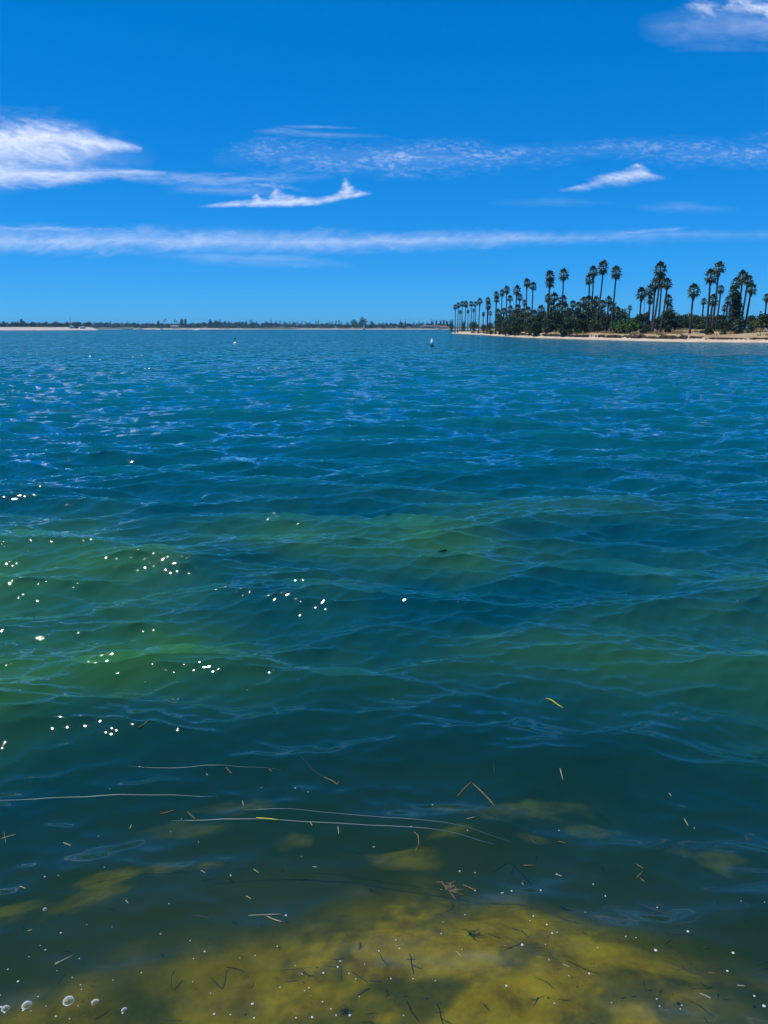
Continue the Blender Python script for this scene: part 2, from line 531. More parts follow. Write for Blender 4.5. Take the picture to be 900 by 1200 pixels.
# olive sand showing between dark weed beds
cover = fbm(GX * 1.1 + 1.5 * warp, GY * 1.1, 41, 4)
edge = 3.95 + 0.44 * sstep(-0.6, 0.1, GX) + 0.5 * (fbm(GX * 1.3, GY * 1.3, 43, 3) - 0.5)
mott = fbm(GX * 2.6 + 2 * warp, GY * 2.6, 44, 5, 0.6)
sand = sstep(0.40, -0.25, gd - edge) * sstep(0.10, 0.50, cover) * (0.62 + 0.38 * sstep(-0.9, 0.0, GX)) * (1 - 0.75 * sstep(1.75, 2.5, GX + 0.6 * (gd - 3.4)))
sand = sand * (0.28 + 0.95 * sstep(0.36, 0.60, mott))
for px, py, rx, ry in ((560, 918, 34, 20), (640, 906, 46, 18), (855, 982, 22, 16), (775, 962, 22, 12), (340, 972, 20, 16), (525, 972, 28, 14),
                       (270, 905, 36, 14), (80, 1070, 50, 22), (230, 1022, 40, 16), (120, 1030, 34, 15), (60, 1085, 60, 18), (30, 1062, 30, 15),
                       (200, 950, 50, 14), (480, 1020, 40, 18), (615, 962, 18, 10), (120, 1062, 26, 14), (700, 940, 30, 10)):
    cx, cyy = ground(px, py, -0.8)
    ax = rx / FPX * math.hypot(cx, cyy, 4)
    ay = abs(ground(px, py - ry, -0.8)[1] - ground(px, py + ry, -0.8)[1]) / 2
    e = ((GX - cx) / ax) ** 2 + ((GY - cyy) / ay) ** 2 + 4.5 * (fbm(GX * 3.2 + warp, GY * 3.2, 45, 4) - 0.5)
    sand = np.maximum(sand, 0.55 * sstep(1.5, -0.3, e))
point_attr(bed_me, 'sand', sand)
def seabed_mat():
    m, t, out = new_mat('seabed')
    L = t.links.new
    b = N(t, 'ShaderNodeBsdfDiffuse')
    geo = t.nodes.new('ShaderNodeNewGeometry')
    n = N(t, 'ShaderNodeTexNoise', Scale=3.2, Detail=9.0, Roughness=0.68); L(geo.outputs['Position'], n.inputs['Vector'])
    r = t.nodes.new('ShaderNodeValToRGB')
    r.color_ramp.elements[0].position, r.color_ramp.elements[1].position = 0.37, 0.64
    r.color_ramp.elements[0].color, r.color_ramp.elements[1].color = (0.115, 0.072, 0.003, 1), (0.33, 0.210, 0.008, 1)
    L(n.outputs['Fac'], r.inputs['Fac'])
    a = N(t, 'ShaderNodeAttribute'); a.attribute_name = 'sand'
    mx = N(t, 'ShaderNodeMix', data_type='RGBA')
    mx.inputs[6].default_value = (0.030, 0.040, 0.012, 1)
    L(a.outputs['Fac'], mx.inputs[0]); L(r.outputs['Color'], mx.inputs[7])
    L(mx.outputs[2], b.inputs['Color'])
    L(b.outputs[0], out.inputs['Surface'])
    return m
M['seabed'] = seabed_mat()
tag(link('seabed', bed_me, M['seabed']), 'olive sandy seabed with dark weed seen through the shallows', kind='structure')

# ------------------------------------------------------------------ the point of land on the right
SHORE = [(1100, 403.6), (1000, 403.0), (900, 402.0), (850, 401.6), (800, 401.0), (750, 399.9), (700, 398.5), (650, 397.0), (620, 396.0), (600, 395.0),
         (580, 393.7), (560, 392.3), (545, 391.5), (533, 391.0), (527, 390.6)]
sh_xy = np.array([ground(px, py) for px, py in SHORE])
order = np.argsort(sh_xy[:, 1])
SY, SX = sh_xy[order, 1], sh_xy[order, 0]
def shore_x(y):
    y = np.asarray(y, float)
    b = np.interp(y, SY, SX)
    b = np.where(y < SY[0], SX[0] + (SY[0] - y) * 0.9, b)
    b = np.where(y > SY[-1], SX[-1] + np.maximum(y - SY[-1], 0) ** 1.35 * 0.9, b)
    return b + 1.6 * (vnoise(y * 0.12, y * 0 + 5.5, 51) - 0.5)

def bank_t(y):
    """Distance from the waterline to the foot of the low earth bank."""
    return np.interp(y, [120, 165, 176, 190, 215, 260, 330, 430], [13, 11, 8.0, 4.2, 2.8, 3.4, 3.0, 2.5]) + 1.4 * (vnoise(np.asarray(y) * 0.35, np.asarray(y) * 0 + 1.5, 52) - 0.5)

def land_z(x, y):
    t = x - shore_x(y)
    bt = bank_t(y)
    beach = np.where(t < 0, t * 0.10, 0.62 * (np.clip(t / bt, 0, 1)) ** 0.9)
    h = np.interp(y, [150, 168, 180, 230, 330, 450], [0.10, 0.18, 0.85, 1.0, 0.85, 0.6]) * (0.6 + 0.8 * vnoise(np.asarray(y) * 0.5, np.asarray(y) * 0 + 7.7, 53))
    step = h * sstep(0, 0.35, t - bt)
    rise = 0.95 * sstep(2, 24, t - bt) + 0.35 * (fbm(x * 0.12, y * 0.12, 54, 3) - 0.5) * sstep(2, 8, t - bt)
    return beach + step + rise

ly = np.concatenate([np.linspace(60, 150, 20)[:-1], np.linspace(150, 300, 300)[:-1], np.linspace(300, 480, 140)])
lt = np.concatenate([[-14, -6, -3, -1.5, -0.7], np.linspace(-0.3, 16, 66), np.linspace(17, 60, 40), np.linspace(64, 520, 20)])
LT, LY = np.meshgrid(lt, ly, indexing='xy')
LX = shore_x(LY) + LT
land_me, _ = grid_mesh('sandy_point', LX, LY, land_z(LX, LY))
tag(link('sandy_point', land_me, M['shore_near']), 'sandy point of land with dry grass behind a narrow beach', kind='structure')

# dark eroded earth ledge: irregular chunks along the bank, each row butting into the slope
ledge = MB()
y = 171.0
while y < 420:
    ln = rnd.uniform(1.2, 5.5) * (1 + (y - 171) / 260)
    if rnd.random() < 0.95:
        n = max(3, int(ln / 0.7))
        hh = rnd.uniform(0.65, 1.10) * float(np.interp(y, [171, 185, 250, 420], [0.45, 1.0, 0.95, 0.8]))
        dep = rnd.uniform(0.5, 1.1)
        off = rnd.uniform(-0.25, 0.15)
        b = len(ledge.V)
        for i in range(n + 1):
            yy = y + ln * i / n
            x = float(shore_x(yy) + bank_t(yy)) + off + rnd.uniform(-0.12, 0.12)
            zz = 0.50 + rnd.uniform(-0.05, 0.05)
            e = 0.55 if i in (0, n) else 1.0
            ledge.V += [(x, yy, zz - 0.25), (x - 0.14 * e, yy, zz + hh * 0.55 * e), (x + 0.02, yy, zz + hh * e + rnd.uniform(-0.05, 0.05)), (x + dep, yy, zz + hh * 0.9 * e), (x + dep, yy, zz - 0.3)]
        for i in range(n):
            for k in range(4):
                ledge.F.append((b + i * 5 + k, b + i * 5 + k + 1, b + (i + 1) * 5 + k + 1, b + (i + 1) * 5 + k))
        ledge.F.append(tuple(b + k for k in range(4, -1, -1)))
        ledge.F.append(tuple(b + n * 5 + k for k in range(5)))
    y += ln + rnd.uniform(-0.1, 0.15)
tag(ledge.build('earth_bank', M['bank']), 'dark crumbling earth bank running along the top of the narrow beach', kind='structure')

# dry grass on the slope: nobody could count it
gv, gf = [], []
gr = np.random.RandomState(9)
for k in range(15000):
    yy = 150 + 290 * gr.rand() ** 1.6
    tt = float(bank_t(yy)) + 0.8 + 26 * gr.rand() ** 1.2
    xx = float(shore_x(yy)) + tt
    if vnoise(xx * 0.16, yy * 0.16, 61) < 0.42:
        continue
    zz = float(land_z(np.float64(xx), np.float64(yy)))
    for q in range(3):
        a = gr.rand() * 6.28; h = 0.22 + 0.42 * gr.rand(); r = 0.10 + 0.12 * gr.rand()
        lx, ly_ = math.cos(a), math.sin(a)
        b = len(gv)
        gv += [(xx - ly_ * r, yy + lx * r, zz - 0.05), (xx + ly_ * r, yy - lx * r, zz - 0.05), (xx + lx * r * 1.5, yy + ly_ * r * 1.5, zz + h)]
        gf.append((b, b + 1, b + 2))
tag(link('dry_grass', mesh_from('dry_grass', gv, gf), M['dry_grass']), 'golden dry grass on the low slope behind the beach', kind='stuff')

# ------------------------------------------------------------------ fan palms
def frond(V, F, base, azm, el, pet, fan, nseg, droop, rg):
    """One fan leaf: a petiole strip and a fan of narrow drooping blades."""
    d = np.array((math.cos(azm) * math.cos(el), math.sin(azm) * math.cos(el), math.sin(el)))
    side = np.array((-math.sin(azm), math.cos(azm), 0.0))
    nrm = np.cross(side, d)
    base = np.array(base)
    hub = base + d * pet + np.array((0, 0, -0.10 * pet))
    b = len(V)
    V += [tuple(base + side * 0.05), tuple(base - side * 0.05), tuple(hub - side * 0.03), tuple(hub + side * 0.03)]
    F.append((b, b + 1, b + 2, b + 3))
    for k in range(nseg):
        a = (k / (nseg - 1) - 0.5) * 3.7
        ln = fan * (1 - 0.22 * abs(a) / 1.85) * rg.uniform(0.88, 1.06)
        dirv = d * math.cos(a) + side * math.sin(a)
        wv = (-d * math.sin(a) + side * math.cos(a)) * ln * 0.150
        m = hub + dirv * ln * 0.55 + nrm * rg.uniform(-0.05, 0.05)
        tip = hub + dirv * ln * 0.92 + np.array((0, 0, -droop * ln * rg.uniform(0.6, 1.3)))
        b = len(V)
        V += [tuple(hub), tuple(m - wv), tuple(tip), tuple(m + wv)]
        F.append((b, b + 1, b + 2, b + 3))

def crown_mesh(seed, n=30, low=-0.75, pet=0.95, fan=0.95):
    rg = random.Random(seed)
    V, F = [], []
    for k in range(n):
        f = (k + 0.5) / n
        el = 1.45 + (low - 1.45) * f ** 0.85
        frond(V, F, (0, 0, 0.15 - 0.45 * f), k * 2.39996 + rg.uniform(-0.3, 0.3), el + rg.uniform(-0.15, 0.15),
              pet * rg.uniform(0.8, 1.15), fan * rg.uniform(0.85, 1.15), 9, 0.30 + 0.35 * f, rg)
    return mesh_from('crown', V, F)

def skirt_mesh(seed, n=18, length=1.0):
    rg = random.Random(seed)
    V, F = [], []
    for k in range(n):
        f = (k + 0.5) / n
        frond(V, F, (0, 0, -0.25 - length * f), k * 2.39996, -1.12 - 0.25 * f + rg.uniform(-0.1, 0.1), 0.42 * (1 - 0.4 * f), 0.62 * (1 - 0.35 * f), 6, 0.25, rg)
    return mesh_from('dead_fronds', V, F)

CROWNS = [crown_mesh(100 + i, (30, 34, 27, 32)[i], (-0.75, -0.95, -0.5, -0.85)[i]) for i in range(4)]
SKIRTS = [skirt_mesh(200 + i, 18, (0.9, 1.5, 0.6, 1.1)[i]) for i in range(4)]
FAR_CROWN = crown_mesh(300, 14, -0.7)

def trunk_mesh(h, lean, r0, r1, n=8, sides=7, seed=0):
    rg = random.Random(seed)
    pts, rad = [], []
    bow = rg.uniform(-0.009, 0.009) * h
    for i in range(n + 1):
        f = i / n
        pts.append((-lean * (1 - f) ** 1.6 + bow * math.sin(math.pi * f), 0.3 * bow * math.sin(2 * math.pi * f), -h + h * f))
        rad.append((r0 + (r1 - r0) * f) * (1.35 if i == 0 else 1.0))
    mb = MB()
    mb.tube(pts, rad, sides)
    return mb.mesh('trunk', True)

def palm(px, top, dd, label, width=12.5, base_px=None, skirt=1, variant=None, group='fan palms on the point', name='fan_palm', cat='palm tree', far=False, dist_abs=None, zb=None):
    """Palm whose crown tops out at photo point (px, top); dd metres behind the waterline along its bearing."""
    i = rnd.randrange(4) if variant is None else variant
    if dist_abs is None:
        d0 = float(np.interp(px, [s[0] for s in SHORE][::-1], [ground(*s)[1] for s in SHORE][::-1]))
        d = d0 + dd
    else:
        d = dist_abs
    x, y = at(px, d)
    z = float(land_z(np.float64(x), np.float64(y))) if zb is None else zb
    sc = 1.13 * width / FPX * d / 3.7
    htop = top_height(top, d) - 1.85 * sc
    h = htop - z
    o = empty(name, (x, y, z), 0)
    tag(o, label, cat, group)
    lean = 0.0 if base_px is None else (px - base_px) / FPX * d
    tr = link('trunk', trunk_mesh(h + 0.4, lean, 0.30 * (0.8 + 0.2 * sc) if not far else 0.45, 0.19 if not far else 0.3, 8 if not far else 3, 7 if not far else 4, seed=int(px * 7)), M['palm_trunk'], o)
    tr.location = (0, 0, h)
    cr = link('crown', FAR_CROWN if far else CROWNS[i], M['palm_leaf'], o)
    cr.location = (0, 0, h); cr.rotation_euler = (rnd.uniform(-.08, .08), rnd.uniform(-.08, .08), rnd.uniform(0, 6.28))
    cr.scale = (sc, sc, sc * rnd.uniform(1.0, 1.15))
    if skirt and not far:
        sk = link('dead_fronds', SKIRTS[(i + px_seed(px)) % 4], M['palm_dead'], o)
        sk.location = (0, 0, h); sk.rotation_euler = (0, 0, rnd.uniform(0, 6.28))
        sk.scale = (sc * 1.2, sc * 1.2, sc * skirt * 1.25)
    return o

def px_seed(px): return int(px * 13) % 4

PALMS = [
 (533.1, 356, 12, 'first fan palm at the far left tip of the point', 6.0, 533.4),
 (536.5, 354, 16, 'second fan palm from the far left tip of the point', 6.0, 536.3),
 (538.8, 363, 40, 'short slim palm between the taller palms near the far tip', 4.6, None),
 (541.0, 352, 30, 'third tall palm from the far left tip of the point', 6.0, None), (545.3, 352, 18, 'fourth tall palm from the far left tip of the point', 6.6, 544), (551.5, 352, 26, 'tall palm in the middle of the row at the far tip', 6.2, None), (556.5, 352.5, 34, 'slim palm just left of the bushy one ending the tip row', 6.0, None),
 (548.0, 362, 60, 'left one of two shorter palms behind the tip row', 4.2, None), (554.5, 361, 64, 'right one of two shorter palms behind the tip row', 4.2, None),
 (561.5, 348.5, 18, 'bushy topped palm ending the row at the far tip', 7.4, 561),
 (566.0, 365, 60, 'small lone palm showing in the gap right of the tip row', 4.6, None),
 (570.8, 347, 16, 'double crowned looking palm just right of the gap, upper crown', 7.4, 571), (571.6, 353, 22, 'palm tucked just under its neighbour right of the gap', 7.8, 570.6),
 (574.0, 364, 40, 'low palm crown right behind the double palm by the gap', 5.0, None),
 (580.3, 340.5, 18, 'fan palm starting the rising line, with a second crown below it', 7.6, 580.6), (580.8, 346.5, 30, 'palm crown showing just below the start of the rising line', 7.4, 581),
 (587.0, 338.5, 22, 'slim palm second in the rising line', 7.0, 587), (592.2, 334, 22, 'taller slim palm third in the rising line', 8.2, 591.6),
 (596.5, 345, 40, 'short palm with a round head between two taller palms', 7.6, None),
 (604.0, 333.5, 20, 'wide headed palm in front of a smaller leaning one', 10.5, 603.5), (607.6, 343, 30, 'smaller palm tucked against the wide headed palm', 8.4, 606),
 (613.5, 350.5, 44, 'small round headed palm under the pair of twin palms', 6.4, None),
 (615.4, 325, 24, 'left palm of the twin palms before the tall gap', 9.5, 615), (622.5, 329, 24, 'right palm of the twin palms before the tall gap', 9.8, 622),
 (641.7, 315.5, 14, 'thick headed palm left of the tall middle pair, crown on top', 12.5, 641), (641.8, 323, 22, 'lower crown hanging behind the thick headed palm', 12.0, 642.4),
 (657.2, 313, 20, 'tall palm with a small clean skirt in the middle pair', 13.0, 657),
 (687.6, 319.5, 20, 'lower palm of the crowded trio, half hidden by the next', 12.0, 690), (691.5, 310, 26, 'middle palm of the crowded trio', 12.5, 691.8),
 (702.4, 304, 18, 'tallest palm of the crowded trio with a curved trunk', 13.5, 696.5), (717.8, 310, 14, 'tall straight palm standing right of the crowded trio', 14.0, 715.6),
 (736.5, 357, 90, 'tiny far palm over the rounded green trees', 6.2, None),
 (749.0, 335, 40, 'left palm of the grey pair over the round trees', 13.5, 748.6), (759.2, 331.5, 46, 'right palm of the grey pair over the round trees', 13.0, 758),
 (757.0, 365, 30, 'small palm head below the grey pair', 6.0, None),
 (768.3, 305.5, 14, 'tallest palm of the tight cluster, wide flat head', 16.5, 764.2), (764.0, 324, 26, 'left palm under the tallest of the tight cluster', 13.0, 763.6),
 (771.2, 323, 30, 'palm directly under the tallest of the tight cluster', 12.0, 770.4), (777.8, 324, 24, 'right palm of the tight cluster', 12.5, 773.4),
 (759.6, 345.5, 50, 'lower palm on the left of the tight cluster', 9.5, None), (780.3, 344, 44, 'lower palm on the right of the tight cluster', 11.0, 778), (783.0, 355, 50, 'lowest drooping palm on the right of the tight cluster', 9.0, 780),
 (809.2, 330.5, 16, 'lone palm with a thick rounded head on a bare straight trunk', 16.0, 809), (827.4, 313.5, 16, 'lower palm of the tall overlapping pair', 15.5, 828.6),
 (835.8, 304, 24, 'tallest palm on the right, spreading ragged head', 16.0, 834.4), (840.3, 333, 40, 'small tidy palm to the right of the tall pair', 9.0, 838.4),
 (822.0, 348, 56, 'small far palm left of the thick middle palms', 7.5, None), (832.5, 343.5, 20, 'bushy low palm against the trunks of the tall pair', 13.0, 831),
 (846.6, 356.5, 60, 'shorter of two slim palms left of the ivy column', 7.0, None), (849.8, 346, 50, 'taller of two slim palms left of the ivy column', 8.5, 849.6),
 (857.6, 323, 20, 'upper head of the palm growing from the ivy column', 13.0, 858.5), (855.4, 334, 17, 'lower ragged head beside the ivy column', 12.5, 858),
 (864.3, 315.5, 30, 'top palm of the right hand cluster beside the ivy column', 13.5, 862.6), (870.5, 320, 26, 'middle palm of the right hand cluster', 13.5, 866.4),
 (875.6, 329.5, 22, 'outer palm of the right hand cluster with leaning trunk', 14.0, 872), (894.6, 342.5, 46, 'palm near the right edge over the hedge', 9.5, None),
 (900.5, 344, 52, 'palm cut by the right edge of the photo', 9.5, None)]
for px, top, dd, label, wd, bpx in PALMS:
    palm(px, top, dd, label, wd, bpx, skirt=1 if wd > 7 else 0.8)
# the dense belt of shorter palms in the thicket
BELT = [(583, 361, 9), (590, 360, 8), (597, 357, 9), (602, 362, 10), (606, 355, 10), (612, 361, 9), (618, 358, 11), (625, 362, 10), (633, 356, 11), (636, 364, 11), (645, 352, 11),
        (640.5, 343, 9), (648, 341, 12), (658, 345, 11), (652, 355, 11), (661, 354, 12), (667, 360, 12), (670, 351, 9), (676, 353, 10), (682, 347, 11), (688, 345, 12), (694, 350, 11), (697, 346, 10), (685, 358, 11), (704, 350, 11),
        (711, 346, 10), (716, 352, 11), (722, 358, 9), (700, 360, 12), (674, 364, 12), (646, 366, 12), (628, 370, 11)]
ZONES = [(600, 'under the rising line of slim palms'), (615, 'under the wide headed palm'), (630, 'just right of the twin palms'), (652, 'around the thick headed palm'), (668, 'by the foot of the tall clean skirted palm'),
         (693, 'under the crowded trio of tall palms'), (709, 'under the curved tallest palm of the trio'), (999, 'around the tall straight palm right of the trio')]
ORD = ['topmost', 'second highest', 'third highest', 'fourth highest', 'fifth highest', 'sixth highest', 'lowest']
def zone(px): return next(z for lim, z in ZONES if px <= lim)
def rank(px, top, pool):
    same = sorted((p[1], p[0]) for p in pool if zone(p[0]) == zone(px))
    k = same.index((top, px))
    return 'only' if len(same) == 1 else 'lowest' if k == len(same) - 1 else ORD[min(k, 5)]
for px, top, wd in BELT:
    palm(px, top, rnd.uniform(14, 40), f'{rank(px, top, BELT)} short thicket palm {zone(px)}', wd, None, skirt=0.9, group='short palms in the thicket')

# ------------------------------------------------------------------ broad trees and shrubs
def leafy(V, F, centre, rad, n, leaf, rg, flat=1.0):
    """Leaf-sized faces through one clump: denser to the outside, ragged outline."""
    cx, cyy, cz = centre
    for _ in range(n):
        while True:
            p = np.array([rg.uniform(-1, 1) for _ in range(3)])
            r = np.linalg.norm(p)
            if 0.35 < r < 1: break
        p = p * rg.uniform(0.92, 1.12)
        c = np.array((cx + p[0] * rad, cyy + p[1] * rad, cz + p[2] * rad * flat))
        a, e = rg.uniform(0, 6.28), rg.uniform(-0.9, 0.9)
        u = np.array((math.cos(a) * math.cos(e), math.sin(a) * math.cos(e), math.sin(e)))
        q = np.array((rg.gauss(0, 1), rg.gauss(0, 1), rg.gauss(0, 1)))
        v = np.cross(u, q); v /= np.linalg.norm(v) + 1e-9
        s = leaf * rg.uniform(0.7, 1.4)
        b = len(V)
        V += [tuple(c - u * s), tuple(c + v * s * 0.5), tuple(c + u * s), tuple(c - v * s * 0.5)]
        F.append((b, b + 1, b + 2, b + 3))

def tree_parts(seed, w, h, leaf, n, trunk_f=0.25, kind='round'):
    """Unit builder: crown mesh and trunk mesh for a tree w wide and h tall."""
    rg = random.Random(seed)
    V, F = [], []
    tb = MB()
    zb = h * trunk_f
    tb.tube([(0, 0, -0.4), (rg.uniform(-.1, .1) * w, 0, zb * 0.7), (rg.uniform(-.1, .1) * w, 0, zb + 0.25 * (h - zb))], [0.05 * h * 0.6, 0.035 * h * 0.6, 0.02 * h * 0.6], 6)
    lobes = []
    if kind == 'round':
        for k in range(9):
            a = k * 2.4
            rr = w * 0.5 * math.sqrt((k + 0.5) / 9) * 0.68
            zz = zb + (h - zb) * (0.5 + 0.24 * math.cos(math.pi * (k + .5) / 9) + rg.uniform(-.1, .1))
            lobes.append(((rr * math.cos(a), rr * math.sin(a), zz), min(w, h - zb) * rg.uniform(0.22, 0.34)))
    elif kind == 'cone':
        for k in range(7):
            f = k / 6
            lobes.append(((rg.uniform(-.06, .06) * w, rg.uniform(-.06, .06) * w, zb + (h - zb) * (0.08 + 0.84 * f)), w * 0.5 * (1 - 0.85 * f) + 0.1))
    elif kind == 'column':
        for k in range(7):
            lobes.append(((rg.uniform(-.1, .1) * w, rg.uniform(-.1, .1) * w, zb + (h - zb) * (k + 0.5) / 7), w * 0.5 * rg.uniform(0.75, 1.0)))
    elif kind == 'flat':
        for k in range(11):
            a = k * 2.4
            rr = w * 0.5 * math.sqrt((k + 0.5) / 11) * 0.8
            lobes.append(((rr * math.cos(a), rr * math.sin(a), zb + (h - zb) * (0.62 - 0.35 * (rr / (w * 0.5)) ** 2 + rg.uniform(-.05, .05))), (h - zb) * rg.uniform(0.28, 0.40)))
    tot = sum(r ** 2 for _, r in lobes)
    for c, r in lobes:
        tb.tube([(0, 0, zb * 0.6), (c[0] * 0.6, c[1] * 0.6, zb + (c[2] - zb) * 0.55), c], [0.02 * h * 0.6, 0.013 * h * 0.6, 0.006 * h * 0.6], 4)
        leafy(V, F, c, r, int(n * r * r / tot), leaf, rg, 0.8 if kind != 'column' else 1.0)
    return mesh_from('crown', V, F), tb.mesh('trunk')

def tree(name, label, cat, loc, cm, tm, mat, rz=0.0, sc=(1, 1, 1), group=None):
    o = empty(name, loc, rz)
    o.scale = sc
    tag(o, label, cat, group)
    link('crown', cm, mat, o); link('trunk', tm, M['bark'], o)
    return o

def shore_d(px):
    return float(np.interp(px, [s[0] for s in SHORE][::-1], [ground(*s)[1] for s in SHORE][::-1]))

def put_tree(px, top, wpx, dd, label, kind='round', mat='leaf_dark', name='broadleaf_tree', cat='tree', group=None, trunk_f=0.14, n=1100, leaf=0.34, bottom=None):
    d = shore_d(px) + dd
    x, y = at(px, d)
    z = float(land_z(np.float64(x), np.float64(y)))
    if bottom: z = top_height(bottom, d)
    h = top_height(top, d) - z
    cm, tm = tree_parts(int(px * 11 + top), wpx / FPX * d, h, leaf, n, trunk_f, kind)
    return tree(name, label, cat, (x, y, z), cm, tm, M[mat], group=group)

THICKET = ((586, 365, 17, 16), (598, 363, 19, 14), (609, 362, 20, 15), (621, 366, 18, 13), (632, 364, 19, 18), (645, 361, 21, 18), (656, 362, 19, 20), (668, 363, 21, 16),
                        (679, 360, 20, 22), (690, 358, 22, 26), (702, 362, 22, 24), (712, 364, 20, 26), (604, 372, 16, 8), (593, 374, 13, 7), (628, 376, 14, 9), (662, 378, 13, 8), (643, 374, 16, 12), (680, 372, 18, 12), (697, 374, 16, 14))
for px, top, wp, dd in THICKET:
    put_tree(px, top, wp, dd, f'{rank(px, top, THICKET)} dark thicket tree {zone(px)}', mat='leaf_olive' if px % 4 == 1 else 'leaf_dark', group='dark trees of the thicket', trunk_f=0.04)
SPEC = [
 (528.8, 375.5, 5.2, 8, 'dark little tree standing alone on the very tip of the point', 'column', 'leaf_dark', 'small_tree', 'tree', 0.15),
 (555, 376, 15, 16, 'low wide bush under the palm row near the tip', 'round', 'leaf_dark', 'bush', 'bush', 0.12),
 (543.5, 378, 5, 22, 'narrow dark bush among the palm trunks at the tip', 'column', 'leaf_dark', 'bush', 'bush', 0.05),
 (567, 379, 9, 26, 'low bush filling the gap right of the tip row', 'round', 'leaf_dark', 'bush', 'bush', 0.05),
 (574, 376, 9, 22, 'bush behind the double crowned palm by the gap', 'round', 'leaf_dark', 'bush', 'bush', 0.05),
 (575.5, 386, 6, 8, 'small light green shrub right at the beach below the gap', 'round', 'leaf_green', 'shrub', 'shrub', 0.05),
 (726, 361, 27, 44, 'tall rounded green tree behind the bright round bush', 'round', 'leaf_dark', 'broadleaf_tree', 'tree', 0.03),
 (726, 374, 28, 14, 'bright green round bush beside the bank, left half of a pair', 'round', 'leaf_green', 'round_bush', 'bush', 0.02),
 (738, 375, 21, 16, 'bright green round bush, right half of a pair', 'round', 'leaf_green', 'round_bush', 'bush', 0.02),
 (752, 367, 26, 34, 'dark rounded tree below the grey pair of palms', 'round', 'leaf_dark', 'broadleaf_tree', 'tree', 0.08),
 (742, 372, 16, 30, 'dark bush behind the bright green bushes', 'round', 'leaf_dark', 'bush', 'bush', 0.04),
 (757, 379.5, 12, 16, 'low dark mounded bush left of the tight palm cluster', 'round', 'leaf_dark', 'bush', 'bush', 0.02),
 (754, 386.5, 10, 9, 'smallest low shrub on the slope left of the cluster', 'round', 'leaf_dark', 'shrub', 'shrub', 0.02),
 (770, 371, 18, 30, 'dark foliage behind the trunks of the tight palm cluster', 'round', 'leaf_dark', 'broadleaf_tree', 'tree', 0.05),
 (782, 363, 20, 40, 'broad tree right of the tight palm cluster', 'round', 'leaf_dark', 'broadleaf_tree', 'tree', 0.03),
 (794, 366, 18, 46, 'mid green tree between the cluster and the lone palm', 'round', 'leaf_grey', 'broadleaf_tree', 'tree', 0.03),
 (782.5, 381, 8, 14, 'small rounded shrub on the dry slope by the cluster', 'round', 'leaf_dark', 'shrub', 'shrub', 0.1),
 (811, 365.5, 36, 50, 'wide flat topped tree behind the lone palm', 'flat', 'leaf_dark', 'umbrella_tree', 'tree', 0.04),
 (832, 369, 18, 34, 'dark tree behind the trunks of the tall pair', 'round', 'leaf_dark', 'broadleaf_tree', 'tree', 0.05),
 (843, 367, 16, 48, 'dark tree left of the ivy column', 'round', 'leaf_dark', 'broadleaf_tree', 'tree', 0.05),
 (840, 375, 20, 26, 'grey green shrub right of the tall pair', 'round', 'leaf_grey', 'shrub', 'shrub', 0.02),
 (831, 383, 12, 10, 'dark bush at the foot of the tall pair', 'round', 'leaf_dark', 'bush', 'bush', 0.02),
 (878, 369, 18, 50, 'dark hedge like tree right of the ivy column', 'round', 'leaf_dark', 'broadleaf_tree', 'tree', 0.05),
 (889, 363.5, 8, 56, 'small pointed tree over the hedge', 'cone', 'leaf_dark', 'conifer_tree', 'tree', 0.05),
 (893, 367, 20, 44, 'dark tree behind the dry slope at the right edge', 'round', 'leaf_dark', 'broadleaf_tree', 'tree', 0.05),
 (905, 367, 20, 44, 'dark tree cut by the right edge of the photo', 'round', 'leaf_dark', 'broadleaf_tree', 'tree', 0.05),
 (786, 373, 20, 36, 'low dark bush filling the gap left of the lone palm', 'round', 'leaf_dark', 'bush', 'bush', 0.0),
 (803, 374, 20, 40, 'low dark bush under the left of the flat topped tree', 'round', 'leaf_dark', 'bush', 'bush', 0.0),
 (820, 374, 20, 42, 'low olive bush under the right of the flat topped tree', 'round', 'leaf_olive', 'bush', 'bush', 0.0),
 (852, 376, 18, 38, 'low dark bush at the left foot of the ivy column', 'round', 'leaf_dark', 'bush', 'bush', 0.0),
 (886, 374, 20, 42, 'low olive bush at the foot of the pointed tree', 'round', 'leaf_olive', 'bush', 'bush', 0.0),
 (668, 385.5, 7, 8, 'pale green tussock shrub left of the crowded trio', 'round', 'leaf_grey', 'shrub', 'shrub', 0.02),
 (679, 385, 6, 9, 'light green tussock shrub under the crowded trio', 'round', 'leaf_green', 'shrub', 'shrub', 0.02),
]
for px, top, wp, dd, label, kind, mat, name, cat, tf in SPEC:
    put_tree(px, top, wp, dd, label, kind, mat, name, cat, None, tf, 1500 if wp > 18 else 700, 0.30 if wp > 12 else 0.22)
